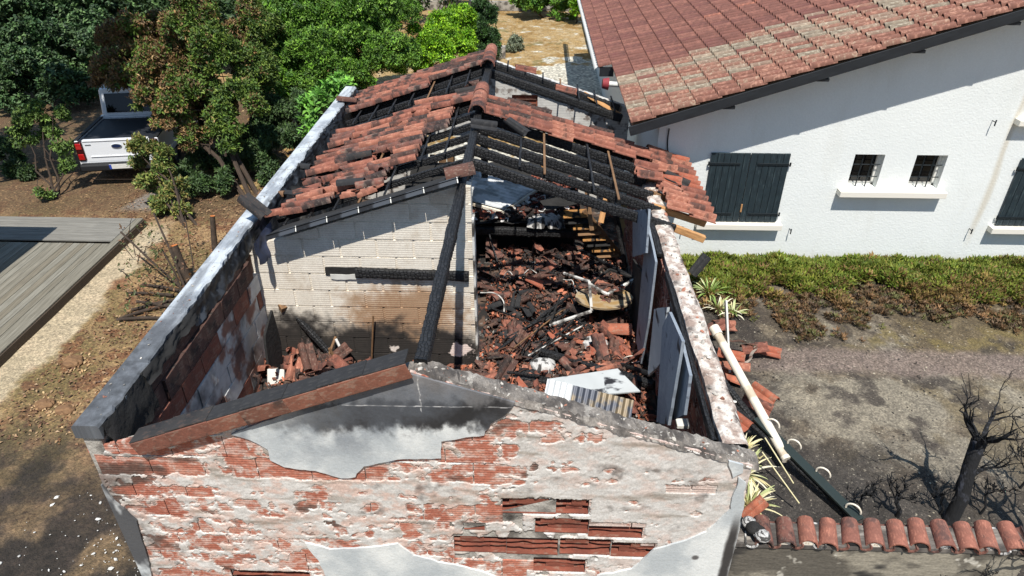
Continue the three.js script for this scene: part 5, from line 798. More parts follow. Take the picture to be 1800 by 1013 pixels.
// ---------------------------------------------------------------- garden between the ruin and the house
{
  const one = (name, g, mat, label, cat, group) => tag(mesh(name, g, mat), label, cat, group);
  // garden wall with clay tile coping, in line with the front gable
  const gw = thing('garden_wall', 'sooty rendered garden wall topped with orange half round tiles', 'garden wall', [3.4, 0, -0.15]);
  const wallTex = std({ map: tex(512, 256, (u, v) => { const n = fbm(u * 6, v * 4, 5, 611), m = fbm(u * 14, v * 5, 4, 612); let c = mix3([150, 142, 126], [96, 90, 80], sstep(0.4, 0.6, n)); c = mix3(c, [52, 49, 46], sstep(0.5, 0.64, fbm(u * 4 + 3, v * 4, 4, 613) - 0.12 + 0.2 * sstep(0.25, 0.4, u) * sstep(0.85, 0.7, u))); c = mix3(c, [204, 198, 184], 0.8 * sstep(0.66, 0.72, m)); return mul3(c, 0.9 + 0.2 * vn(u * 200, v * 120, 614)); }, { clamp: true }), bumpMap: grainBump, bumpScale: 0.006, roughness: 1 });
  mesh('wall', uvPlanar(boxG(2.9, 1.12, 0.22, 0.02, 0.56, 0.02), 'x', 'y', 3, 1.2, -1.5, 0), wallTex, gw);
  mesh('mortar_bed', uvPlanar(boxG(2.86, 0.05, 0.26, 0.02, 1.14, 0.02), 'x', 'z', 3, 1, -1.5, 0), M.concreteBurnt, gw);
  seed(620);
  const n = 12, pitch = 2.62 / n;
  for (let k = 0; k < n; k++) { const t = mesh('coping_tile', barrelGeo(0.3 + 0.02 * R(), 0.085, k, 0.18), k < 2 ? M.tileRed[3] : pick(M.tileOrange), gw); t.rotation.order = 'YZX'; t.rotation.set(0, -Math.PI / 2 + rr(-0.08, 0.08) - 0.22, -0.06); t.position.set(-1.16 + (k + 0.5) * pitch, 1.175 + rr(-0.006, 0.006), -0.14 + rr(-0.015, 0.015)); }
  for (let k = 0; k < n; k++) { const p = mesh('mortar_plug', new THREE.CylinderGeometry(0.055, 0.06, 0.03, 12, 1, false, 0, Math.PI).rotateX(Math.PI / 2).rotateZ(Math.PI / 2), pick([M.cream, M.soot, M.ash]), gw); p.position.set(-1.22 + (k + 0.5) * pitch, 1.165, 0.13); }
  for (let k = 0; k <= n; k++) { const p = mesh('pan_tile', barrelGeo(0.32, 0.06, k + 30, 0.1), pick([M.ash, M.tileRed[3]]), gw); p.rotation.order = 'YZX'; p.rotation.set(Math.PI, -Math.PI / 2 - 0.2, 0); p.position.set(-1.16 + k * pitch, 1.185, -0.15); }
  for (let k = 0; k < 5; k++) one('cinder_lump', new THREE.IcosahedronGeometry(0.06 + 0.02 * R(), 1).scale(1, 0.7, 1).translate(2.18 + 0.13 * R(), 1.24 + 0.03 * R(), -0.2 + 0.22 * R()), k % 2 ? M.soot : M.ash, 'lump of cinder or ash at the end of the tiled garden wall', 'cinder', 'cinder lumps on the garden wall');
  // fallen cream rainwater pipe, white board, canvas strip, gutter, charred board
  const G = (u, v, y = 0.1) => P(u, v, { y });
  { const a = G(1256, 578, 0.75), b = G(1382, 806, 0.22), L = a.distanceTo(b); const p = thing('rainwater_pipe', 'long cream plastic rainwater pipe lying against the ruined wall', 'pipe'); const g = new THREE.CylinderGeometry(0.062, 0.062, L, 20, 1, true).rotateZ(-Math.PI / 2).translate(L / 2, 0, 0); mesh('tube', uvBox(g).applyMatrix4(along(a, b)), M.cream, p); mesh('end_cap', new THREE.CylinderGeometry(0.066, 0.066, 0.05, 20).rotateZ(-Math.PI / 2).translate(L, 0, 0).applyMatrix4(along(a, b)), M.cream, p); mesh('socket', new THREE.CylinderGeometry(0.078, 0.078, 0.16, 20, 1, true).rotateZ(-Math.PI / 2).translate(0.06, 0, 0).applyMatrix4(along(a, b)), M.cream, p); }
  one('white_board', board(P(1276, 528, { z: -4.6 }), G(1282, 655, 0.05), 0.09, 0.03, V(1, 0, 0)), M.whitePaint, 'white painted board leaning behind the cream pipe', 'board');
  { const strip = (pts, w, name, label) => { const pos = [], idx = []; const c = new THREE.CatmullRomCurve3(pts), n = 20; for (let i = 0; i <= n; i++) { const q = c.getPoint(i / n); for (const s of [-1, 0, 1]) pos.push(q.x + 0.02 * Math.sin(i), q.y + w * 0.5 * s + 0.02 * Math.sin(i * 0.9 + s), q.z + s * w * 0.55 + 0.015 * Math.cos(i * 1.3)); } for (let i = 0; i < n; i++) for (let j = 0; j < 2; j++) { const a = i * 3 + j; idx.push(a, a + 1, a + 3, a + 1, a + 4, a + 3); } const g = new THREE.BufferGeometry(); g.setAttribute('position', new THREE.Float32BufferAttribute(pos, 3)); g.setIndex(idx); one(name, uvBox(g), M.cream, label, 'canvas'); };
    strip([G(1262, 590, 0.5), G(1295, 600, 0.3), G(1325, 608, 0.25), G(1328, 616, 0.2)], 0.09, 'canvas_strip', 'cream twisted canvas strip lying past the white board'); strip([G(1328, 612, 0.3), G(1315, 635, 0.2), G(1298, 655, 0.12)], 0.11, 'canvas_strip', 'cream folded canvas strip hanging down to the pipe'); }
  { const a = G(1330, 735, 0.35), b = G(1512, 915, 0.16), g = thing('dark_gutter', 'dark green gutter length with cream brackets on the burnt ground', 'gutter'), L = a.distanceTo(b); mesh('channel', board(a, b, 0.13, 0.035), std({ color: new THREE.Color('#27312f'), roughness: 0.5 }), g); const mm = along(a, b); for (const t of [0.12, 0.34, 0.62, 0.93]) { const h = new THREE.TorusGeometry(0.085, 0.013, 6, 14, Math.PI * 1.1).rotateY(0.4).translate(L * t, 0.05, t < 0.9 ? -0.08 : 0.0).applyMatrix4(mm); mesh('bracket', h, M.cream, g); } }
  one('charred_board', charBeam(G(1265, 690, 0.35), G(1500, 908, 0.1), 0.16, 0.05, 631), M.char, 'long charred board lying beside the dark gutter', 'board'); one('charred_board', charBeam(G(1248, 640, 0.6), G(1330, 745, 0.25), 0.1, 0.06, 632), M.char, 'charred board leaning under the cream pipe', 'board'); one('charred_board', charBeam(G(1262, 690, 0.3), G(1318, 762, 0.2), 0.06, 0.06, 633), M.char, 'short charred batten beside the ruined right wall', 'board');
  one('white_shard', rbox(0.12, 0.03, 0.1, 0.01).rotateX(-0.6).translate(...G(1286, 706, 0.4).toArray()), M.whitePaint, 'small white shard leaning on the charred batten', 'shard');
  const yt = (u, v, y, yaw, mats, label, o = {}) => { const m = mesh('garden_tile', o.geo || TILES[0], pick(mats)); const p = G(u, v, y); m.position.copy(p); m.rotation.set(o.rx || 0, yaw, o.rz || 0); m.scale.setScalar(o.s || 1); return tag(m, label, 'roof tile'); };
  yt(1325, 605, 0.12, -0.2, [M.tileBright[1]], 'bright orange tile at the end of the canvas strip', { s: 1, rz: -0.15 }); yt(1330, 675, 0.06, -1.0, [M.tileBright[0]], 'orange tile lying flat on burnt ground right of the pipe', { s: 1.05 }); yt(1282, 715, 0.3, -0.9, [M.tileBright[1]], 'orange tile lying on the charred board by the wall', { rz: -0.1, geo: TILES[1] });
  seed(640); for (const [u, v] of [[1235, 575], [1250, 565], [1262, 615], [1245, 630], [1268, 640], [1300, 610], [1255, 655], [1310, 690]]) { const m = yt(u, v, rr(0.1, 0.3), rr(-1.2, 0.6), [...M.tileRed, ...M.tileBright], 'red roof tile in the loose pile beside the ruined right wall', { rx: rr(-0.5, 0.5), rz: rr(-0.4, 0.3) }); m.userData.group = 'tiles piled by the right wall'; }
  const pt = G(1275, 905, 0.9); yt(1300, 902, 0.95, 0.4, [M.tileBright[0]], 'orange tile standing at the corner of the garden wall', { rz: 0.7, s: 0.7 }); yt(1210, 478, 0.5, 0.5, [M.tileBlack[0]], 'black tile leaning on the green plants by the house wall', { rz: 0.8 });

  // low plants along the house wall
  const clump = mergeGeometries([...Array(7)].map((_, k) => { const g = leafGeo(0.045, 0.13, 0.3); g.rotateX(-0.5 - 0.9 * hash(k, 1, 641)); g.rotateY(k * 0.9 + hash(k, 2, 641)); g.translate(0.02 * Math.sin(k), 0.02 * hash(k, 3, 1), 0.02 * Math.cos(k)); return g; }));
  const hedgeH = (x, z) => { const back = sstep(-5.35, -7.1, z + 1.3 * (fbm(x * 1.0, z * 1.0, 4, 642) - 0.5)); const gap = sstep(0.3, 0.5, fbm(x * 1.7 + 4, z * 1.7, 3, 650) + 0.25 * sstep(-6.4, -7.3, z)); return back * gap * (0.03 + 0.22 * fbm(x * 3.4, z * 3.4, 4, 643)); };
  seed(645); scatter('ground_cover', 'low green and browned ground cover plants along the white house wall', 'ground cover', clump, leafMat, 13000, () => { let x, z, h; do { x = rr(2.5, 10.8); z = rr(-7.44, -5.4); h = hedgeH(x, z); } while (h < 0.03 + 0.06 * R()); return { p: V(x, h * (0.35 + 0.65 * Math.sqrt(R())), z), r: [rr(-0.6, 0.6), rr(0, 6.3), rr(-0.6, 0.6)], s: rr(0.5, 1.15) }; }, (p) => { const dry = sstep(-6.9, -5.9, p.z + 1.3 * (fbm(p.x * 1.8, p.z * 1.8, 3, 646) - 0.5)); return R() < dry * 0.85 + 0.08 ? mul3(pick([[124, 98, 60], [142, 114, 70], [102, 82, 50], [150, 126, 72]]), rr(0.8, 1.1)) : mul3(pick([[112, 128, 42], [96, 116, 38], [132, 142, 56], [124, 126, 50]]), rr(0.75, 1.15)); });
  seed(648); scatter('dry_weeds', 'sparse dry brown weeds fading into the bare ground before the ground cover', 'weeds', clump, leafMat, 2600, () => { let x, z; do { x = rr(2.6, 10.8); z = rr(-6.6, -4.9); } while (fbm(x * 2, z * 2, 3, 649) < 0.42 + 0.16 * sstep(-6, -5, z)); return { p: V(x, rr(0.01, 0.06), z), r: [rr(-0.5, 0.5), rr(0, 6.3), rr(-0.5, 0.5)], s: rr(0.35, 0.8) }; }, () => mul3(pick([[120, 92, 62], [136, 104, 70], [96, 78, 52], [104, 104, 56], [84, 66, 48]]), rr(0.75, 1.1)));
  { const g = grid(2.4, 10.9, 90, -5.3, -7.49, 30, (x, z) => hedgeH(x, z) * 0.55 - 0.03); uvPlanar(g, 'x', 'z', 2, 2); const m = mesh('ground_cover_stems', g, std({ map: tex(128, 128, (u, v) => mix3([66, 56, 36], [50, 62, 30], fbm(u * 12, v * 12, 4, 647, 12))), bumpMap: grainBump, bumpScale: 0.03 })); tag(m, 'tangled stems under the ground cover by the house wall', 'ground cover'); m.userData.kind = 'stuff'; }
  // strap leaved plants
  const strapPlant = (u, v, label, cols, len, nl0, sd, y = 0) => { const p = P(u, v, { y }), t = thing('strap_leaved_plant', label, 'plant', [p.x, y, p.z]); seed(sd); const nl = Math.round(nl0 * 1.4); for (let k = 0; k < nl; k++) { const a = rr(0, 6.28), l = len * rr(0.55, 1.15), w = rr(0.012, 0.024), pos = [], idx = [], n = 6, lean = rr(0.25, 1.0); for (let i = 0; i <= n; i++) { const s = i / n, r = l * (lean * s * 0.9), hh = l * (s - 0.75 * lean * s * s) * 0.85, ww = w * (1 - s * s) + 0.002; for (const q of [-1, 1]) pos.push(Math.cos(a) * r - Math.sin(a) * ww * q, Math.max(0.01, hh), Math.sin(a) * r + Math.cos(a) * ww * q); } for (let i = 0; i < n; i++) idx.push(i * 2, i * 2 + 1, i * 2 + 2, i * 2 + 1, i * 2 + 3, i * 2 + 2); const g = new THREE.BufferGeometry(); g.setAttribute('position', new THREE.Float32BufferAttribute(pos, 3)); g.setIndex(idx); g.computeVertexNormals(); mesh('leaf', g, pick(cols), t); } };
  const lf = (h) => std({ color: new THREE.Color(h), roughness: 0.6 }), gr = [lf('#8fa75c'), lf('#7c9a4a'), lf('#a9ba78'), lf('#c9cc9c')], straw = [lf('#d9cfa4'), lf('#c9bc8a'), lf('#e2dcc0'), lf('#aab07a')];
  strapPlant(1245, 520, 'green strap leaved plant at the corner of the ground cover', gr, 0.5, 40, 651); strapPlant(1262, 548, 'pale tipped strap leaved plant behind the white board', [...gr, ...straw], 0.45, 36, 652); strapPlant(1288, 555, 'drooping pale green plant right of the white board', [...gr, ...straw], 0.38, 26, 653);
  strapPlant(1306, 838, 'bleached straw coloured plant at the ruin corner', straw, 0.55, 54, 654, 0.05); strapPlant(1316, 895, 'bleached dry plant close behind the garden wall', straw, 0.5, 60, 655, 0.3); strapPlant(1302, 800, 'dry cream strap leaves below the wall end', straw, 0.42, 34, 656, 0.1);
  for (const [a, b] of [[[1340, 795], [1405, 885]], [[1345, 770], [1395, 850]]]) one('dry_stalk', tube([G(...a, 0.5), G((a[0] + b[0]) / 2, (a[1] + b[1]) / 2, 0.4), G(...b, 0.2)], 0.009, 5), straw[0], 'long dry flower stalk lying across the burnt ground', 'stalk', 'dry stalks');
  // burnt shrubs
  function burntTree(base, h, lean, sd, label, r0, limbs, spread) {
    const t = thing('burnt_shrub', label, 'burnt shrub', base); seed(sd); const top = V(lean[0], h, lean[1]);
    const tr = [V(0, -0.1, 0), top.clone().multiplyScalar(0.35).add(V(0.03, 0, 0.02)), top.clone().multiplyScalar(0.7).add(V(-0.02, 0, 0.02)), top]; mesh('trunk', taper(tr, [r0, r0 * 0.9, r0 * 0.8, r0 * 0.95], 10, 0.25), M.barkBurnt, t);
    const branch = (p, d, len, r, depth, g) => { const pts = [p], rad = [r]; let q = p.clone(), dir = d.clone(); const n = depth > 1 ? 7 : 5; for (let i = 1; i <= n; i++) { dir.add(V(rr(-0.32, 0.32), rr(-0.1, 0.24), rr(-0.32, 0.32))).normalize(); q = q.clone().addScaledVector(dir, len / n); pts.push(q); rad.push(r * (1 - 0.8 * i / n) + 0.002); if (depth > 0 && i > 1 && R() < 0.62) branch(q, dir.clone().add(V(rr(-0.9, 0.9), rr(-0.2, 0.6), rr(-0.9, 0.9))).normalize(), len * rr(0.3, 0.6), Math.max(0.0035, r * (1 - 0.8 * i / n) * 0.7), depth - 1, g); } g.push(taper(pts, rad, depth > 1 ? 6 : 4, 0.5)); };
    for (let k = 0; k < limbs; k++) { const g = []; const a = k / limbs * 6.28 + rr(-0.3, 0.3), from = top.clone().multiplyScalar(k < limbs - 2 ? rr(0.86, 1) : rr(0.25, 0.6)); branch(from, V(Math.cos(a) * spread, rr(0.5, 1), Math.sin(a) * spread).normalize(), rr(0.7, 1.15) * h * 0.72, r0 * 0.36, r0 > 0.05 ? 2 : 3, g); mesh('limb', merge(g), M.barkBurnt, t); }
  }
  const t1 = P(1682, 918, { y: 0.0 }); burntTree([t1.x - 0.1, 0, t1.z], 1.05, [0.16, -0.3], 671, 'burnt black shrub with thick stump and forked bare branches', 0.09, 8, 0.7);
  const t2 = P(1800, 950, { y: 0.0 }); burntTree([t2.x + 0.1, 0, t2.z + 0.25], 1.1, [-0.12, -0.2], 662, 'burnt bare shrub at the end of the tiled garden wall', 0.075, 8, 0.9);
  const t3 = P(1575, 910, { y: 0 }); burntTree([t3.x, 0, t3.z], 0.35, [-0.05, -0.05], 663, 'small burnt black bush behind the tiled wall', 0.03, 7, 0.9);
  const t4 = P(1640, 985, { y: 0.4 }); burntTree([t4.x - 0.25, 0, 0.3], 0.55, [0.1, 0], 664, 'thin burnt bush in front of the garden wall', 0.02, 7, 1.1);
  for (const [u, v, hh, sd] of [[1505, 905, 0.3, 681], [1720, 905, 0.4, 682], [1650, 905, 0.3, 683], [1790, 860, 0.5, 684]]) { const q = P(u, v, { y: 0 }); burntTree([q.x, 0, q.z], hh, [rr(-0.06, 0.06), -0.05], sd, ['low burnt twigs beside the end of the dark gutter', 'small burnt bush right of the thick burnt stump', 'thin burnt seedling at the foot of the thick stump', 'burnt twiggy bush behind the wall end'][sd - 681], 0.016, 6, 1.1); }
  const t5 = [5.0, 0, 0.1]; burntTree(t5, 1.2, [0.06, -0.1], 665, 'burnt leaning stem before the end of the garden wall', 0.05, 5, 1.0);
}

// ---------------------------------------------------------------- trees and shrubs
const clumpOf = (nl, w, l, sd) => mergeGeometries([...Array(nl)].map((_, k) => { const g = leafGeo(w, l, 0.3); g.rotateX(-1.2 + 2.2 * hash(k, 1, sd)); g.rotateY(k * 2.4 + hash(k, 2, sd)); g.translate((hash(k, 3, sd) - 0.5) * l, (hash(k, 4, sd) - 0.5) * l, (hash(k, 5, sd) - 0.5) * l); return g; }));
const CL_BIG = clumpOf(9, 0.075, 0.13, 701), CL_MID = clumpOf(9, 0.05, 0.11, 702), CL_OAK = clumpOf(9, 0.09, 0.15, 703), CL_LAUREL = clumpOf(7, 0.07, 0.18, 704);
// blobs: [u, v, z, rpx] pixel circle placed at depth z (from the ground contact of its trunk)
function foliage(parent, blobs, clump, n, cols, sd, opt = {}) {
  seed(sd);
  const B = blobs.map(([u, v, z, r, sy = 1]) => { const c = P(u, v, { z }), d = c.clone().sub(camera.position).applyQuaternion(camera.quaternion.clone().invert()).z; return { c, r: r * -d / F_PX, sy }; });
  // every blob is made of smaller tufts so that the crown has lit heads and dark gaps
  const tufts = [];
  for (const b of B) { const nt = Math.max(6, Math.round(16 * Math.min(1.6, b.r / 0.7))); for (let k = 0; k < nt; k++) { const a = rr(0, 6.283), y = rr(-0.55, 1), s = Math.sqrt(1 - y * y), q = b.r * rr(0.55, 0.98); tufts.push({ c: V(b.c.x + Math.cos(a) * s * q, Math.max(0.12, b.c.y + y * q * b.sy), b.c.z + Math.sin(a) * s * q), r: Math.min(b.r * rr(0.22, 0.42), 0.55) }); } }
  const area = tufts.map((b) => b.r * b.r), tot = area.reduce((a, b) => a + b, 0);
  const base = parent.position;
  scatter('crown', null, null, clump, leafMat, n, () => {
    let k = 0, t = R() * tot; while (t > area[k] && k < tufts.length - 1) t -= area[k++];
    const b = tufts[k], a = rr(0, 6.283), y = rr(-0.5, 1), s = Math.sqrt(1 - y * y), rad = b.r * (0.45 + 0.65 * Math.sqrt(R()));
    const p = V(b.c.x + Math.cos(a) * s * rad, Math.max(0.06, b.c.y + y * rad), b.c.z + Math.sin(a) * s * rad);
    return { p: p.sub(base), r: [rr(-0.7, 0.7), rr(0, 6.3), rr(-0.7, 0.7)], s: rr(0.5, 1.0) * (opt.scale || 1) };
  }, (p, i) => mul3(opt.colour ? opt.colour(p.clone().add(base)) : pick(cols), rr(0.75, 1.2)), parent);
  return B;
}
function trunkTo(parent, B, r0, sd, lean = V(0, 0, 0), mat = M.bark, stems = 1) {
  seed(sd); const o = parent.position;
  for (let k = 0; k < stems; k++) { const b = B[k % B.length], top = b.c.clone().sub(o); const s = V(stems > 1 ? rr(-0.2, 0.2) : 0, -0.1, stems > 1 ? rr(-0.2, 0.2) : 0); const pts = [0, 0.25, 0.5, 0.75, 1].map((t) => s.clone().lerp(top, t).add(V(rr(-0.12, 0.12), 0.25 * Math.sin(t * 3.1) * top.y * 0.2, rr(-0.12, 0.12)).multiplyScalar(t ? 1 : 0))); mesh('trunk', taper(pts, [r0, r0 * 0.85, r0 * 0.65, r0 * 0.45, r0 * 0.2], 8, 0.2), mat, parent); }
  const g = []; B.forEach((b, i) => { const lead = B[i % Math.min(stems, B.length)].c.clone().sub(o), a = lead.clone().multiplyScalar(rr(0.25, 0.75)), e = b.c.clone().sub(o); if (e.distanceTo(lead) < 0.05) return; g.push(taper([a, a.clone().lerp(e, 0.35).add(V(rr(-0.15, 0.15), rr(0, 0.2), rr(-0.15, 0.15))), a.clone().lerp(e, 0.7).add(V(rr(-0.15, 0.15), rr(0, 0.15), rr(-0.15, 0.15))), e], [r0 * 0.45, r0 * 0.32, r0 * 0.2, r0 * 0.08], 6, 0.25)); }); mesh('limbs', merge(g), mat, parent);
}
function tree(name, label, cat, bu, bv, blobs, clump, n, cols, sd, o = {}) { const p = o.base || P(bu, bv, { y: 0 }); const t = thing(name, label, cat, [p.x, 0, p.z]); const B = foliage(t, blobs, clump, n, cols, sd, o); trunkTo(t, B, o.r || 0.09, sd + 3, undefined, M.bark, o.stems || 1); return t; }
const oak = [[58, 86, 46], [48, 74, 40], [72, 100, 54], [52, 76, 44], [86, 112, 64]], darkG = [[58, 82, 42], [48, 72, 36], [70, 94, 48], [64, 86, 40]], fresh = [[72, 110, 26], [92, 132, 32], [56, 92, 22], [116, 152, 52], [82, 120, 28]], lime = [[122, 164, 22], [144, 184, 32], [102, 150, 22], [86, 132, 20]], clip = [[48, 78, 32], [58, 90, 36], [40, 66, 30]], brownish = [[128, 100, 62], [110, 82, 50], [142, 116, 74], [96, 74, 46]];
tree('oak_tree', 'dark blue green oak above the front of the parked pickup', 'tree', 0, 0, [[20, 40, -19, 75], [95, 20, -20, 80], [60, 110, -17.5, 65], [140, 95, -18, 62], [175, 30, -20, 60], [10, 130, -17, 60], [110, 150, -16.5, 45], [20, 175, -16, 35]], CL_OAK, 17000, oak, 710, { base: V(-17, 0, -19.5), r: 0.22 });
tree('oak_tree', 'oak in the wood behind the brown leaved tree', 'tree', 0, 0, [[250, 10, -24, 80], [330, -10, -25, 80], [410, 10, -24, 75], [200, -30, -25, 80], [300, 60, -22, 60], [380, 60, -21, 55]], CL_OAK, 9500, darkG, 715, { base: V(-14, 0, -26), r: 0.25, scale: 1.25 });
tree('oak_tree', 'oak in the wood behind the bright evergreen tree', 'tree', 0, 0, [[500, -25, -26, 85], [590, -30, -27, 80], [680, -30, -29, 80], [760, -30, -32, 75]], CL_OAK, 3000, darkG, 716, { base: V(-9, 0, -29), r: 0.25, scale: 1.3 });
// tall oak whose crown is above the frame; it dapples the pickup and the ground round it
{ const t = thing('oak_tree', 'tall oak beside the deck whose high crown shades the pickup', 'tree', [-15.4, 0, -8.6]); seed(705); const B = [[-11.5, 6.9, -9.2, 1.0], [-10.2, 7.2, -10.2, 1.0], [-12.8, 7.0, -8.6, 1.1], [-11.8, 7.4, -11.2, 1.1], [-9.6, 7.4, -11.6, 0.8], [-14, 7.2, -10, 1.2], [-13, 7.6, -12.4, 1.2], [-15, 7.0, -8, 1.2], [-10.8, 7.6, -12.8, 0.9], [-9.9, 7.1, -8.8, 0.7]].map(([x, y, z, r]) => ({ c: V(x, y, z), r }));
  scatter('crown', null, null, CL_OAK, leafMat, 2300, () => { const b = pick(B), a = rr(0, 6.28), y = rr(-0.8, 1), s = Math.sqrt(1 - y * y), q = b.r * Math.cbrt(R()); return { p: V(b.c.x + Math.cos(a) * s * q, b.c.y + y * q * 0.7, b.c.z + Math.sin(a) * s * q).sub(t.position), r: [rr(-0.7, 0.7), rr(0, 6), rr(-0.7, 0.7)], s: rr(0.8, 1.5) }; }, () => mul3(pick(oak), rr(0.8, 1.2)), t); trunkTo(t, B, 0.2, 706); }
const scorched = (p) => { const dry = sstep(-6.8, -10.4, p.x + 2.2 * (fbm(p.x * 0.9, p.y * 0.9 + p.z, 3, 721) - 0.5)) * 0.5 + 0.34 * sstep(0.46, 0.62, fbm(p.x * 1.4, p.z * 1.4 + p.y, 3, 722)); return R() < dry ? pick(brownish) : pick([[72, 100, 30], [88, 112, 36], [60, 86, 28], [100, 118, 44]]); };
tree('strawberry_tree', 'broad tree with heat browned leaves overhanging the pickup', 'tree', 440, 350, [[212, 96, -12.6, 48], [275, 70, -12.8, 55], [345, 60, -12.6, 55], [190, 138, -12.2, 30], [228, 150, -11.7, 30], [286, 208, -10.9, 24], [262, 178, -11.2, 26], [440, 130, -13, 40], [450, 60, -15, 45], [300, 140, -12, 58], [385, 110, -12, 52], [318, 192, -11.5, 44], [355, 195, -11.3, 52], [420, 190, -11.2, 42], [400, 240, -10.8, 30], [340, 245, -10.9, 30]], CL_MID, 24000, null, 720, { colour: scorched, r: 0.06, stems: 3 });
tree('bay_tree', 'large bright green evergreen tree behind the long wall', 'tree', 560, 235, [[470, 75, -16, 58], [535, 50, -16.5, 65], [610, 45, -17, 65], [675, 30, -18, 58], [500, 130, -15, 50], [570, 120, -15.2, 55], [640, 105, -15.6, 55], [690, 100, -16, 42], [480, 170, -14.2, 34], [560, 165, -14.4, 38], [620, 150, -14.8, 36]], CL_MID, 28000, fresh, 730, { r: 0.12, stems: 3 });
tree('lime_hedge_shrub', 'vivid yellow green clipped shrub behind the rear roof', 'shrub', 0, 0, [[745, 85, -18, 40], [785, 60, -19, 40], [770, 110, -17.5, 34], [810, 90, -18.6, 30], [720, 115, -17.2, 30], [805, 45, -19.6, 30]], CL_MID, 9000, lime, 740, { base: V(-4.0, 0, -18.6), r: 0.06, stems: 2 });
tree('clipped_shrub', 'dark green dense column shrub at the edge of the rear lawn', 'shrub', 0, 0, [[850, 30, -22.5, 26], [850, 55, -22, 30], [848, 80, -21.5, 31], [845, 100, -21.2, 28]], CL_MID, 5000, clip, 745, { base: V(-2.05, 0, -21.8), r: 0.06 });
tree('cherry_laurel', 'young bright laurel growing against the long wall', 'shrub', 0, 0, [[560, 185, -11.4, 24], [585, 170, -11.8, 20], [548, 215, -10.9, 18], [540, 235, -10.5, 10], [595, 150, -12.4, 20]], CL_LAUREL, 340, [[96, 148, 52], [116, 166, 62], [80, 128, 46]], 750, { base: V(-5.05, 0, -11.4), r: 0.03, stems: 2, scale: 1.1 });
tree('slender_shrub', 'thin stemmed shrub with sparse green leaves left of the pickup', 'shrub', 95, 350, [[62, 210, -11, 26], [95, 205, -11, 18], [45, 245, -10.8, 20], [110, 262, -10.6, 16], [120, 295, -10.4, 13], [85, 240, -10.9, 16], [75, 340, -9.8, 12]], CL_MID, 1000, [[86, 112, 46], [70, 96, 40], [104, 128, 56]], 755, { r: 0.03, stems: 4 });
tree('slender_shrub', 'small green shrub growing in front of the pickup tailgate', 'shrub', 335, 405, [[250, 262, -9.9, 22], [282, 272, -9.9, 18], [245, 290, -10, 16], [285, 305, -9.8, 24], [262, 330, -9.5, 24], [305, 340, -9.4, 22], [290, 365, -9.2, 18], [325, 375, -9, 16]], CL_MID, 1900, [[98, 116, 52], [82, 104, 46], [120, 128, 62], [132, 122, 66]], 760, { r: 0.035, stems: 3 });
tree('undergrowth_shrub', 'shaded undergrowth below the large evergreen', 'shrub', 0, 0, [[480, 215, -13, 34], [455, 250, -12.2, 30], [520, 200, -13.2, 34], [400, 285, -11.4, 30], [350, 290, -11.6, 26], [440, 285, -11.4, 26], [500, 240, -12.2, 26], [470, 310, -10.9, 20], [455, 275, -11.6, 28], [520, 250, -11.8, 22]], CL_MID, 5600, darkG, 765, { base: V(-7.4, 0, -13), r: 0.03, stems: 3 });
tree('undergrowth_shrub', 'low green shrub on the ground beside the pickup tyre', 'shrub', 0, 0, [[355, 330, -10.2, 22], [330, 300, -10.8, 20], [395, 325, -10.2, 20], [30, 310, -11, 26], [15, 270, -11.8, 26]], CL_MID, 2200, darkG, 767, { base: V(-7.6, 0, -10.2), r: 0.02, stems: 3 });
tree('garden_bush', 'leafy bush spreading before the white boundary wall', 'shrub', 0, 0, [[930, 15, -30, 22], [965, 5, -30.5, 26], [990, 22, -30, 22], [940, -10, -31, 24], [915, 0, -30.6, 18]], CL_BIG, 1500, fresh, 770, { base: V(0.4, 0, -30.5), r: 0.06, scale: 1.3 });
tree('garden_bush', 'bush with yellow green leaves beside the house gutter', 'shrub', 0, 0, [[1012, 18, -29, 14], [1010, -5, -29.5, 18]], CL_LAUREL, 420, lime, 775, { base: V(1.8, 0, -29.4), r: 0.05, scale: 1.3 });
tree('grey_bush', 'small grey green lavender like bush on the rear lawn', 'shrub', 0, 0, [[905, 78, -24.3, 14], [900, 86, -24, 12], [912, 88, -24, 11]], CL_MID, 520, [[122, 130, 104], [100, 108, 86], [140, 148, 122]], 780, { base: V(-0.85, 0, -24.2), r: 0.03, scale: 0.9 });
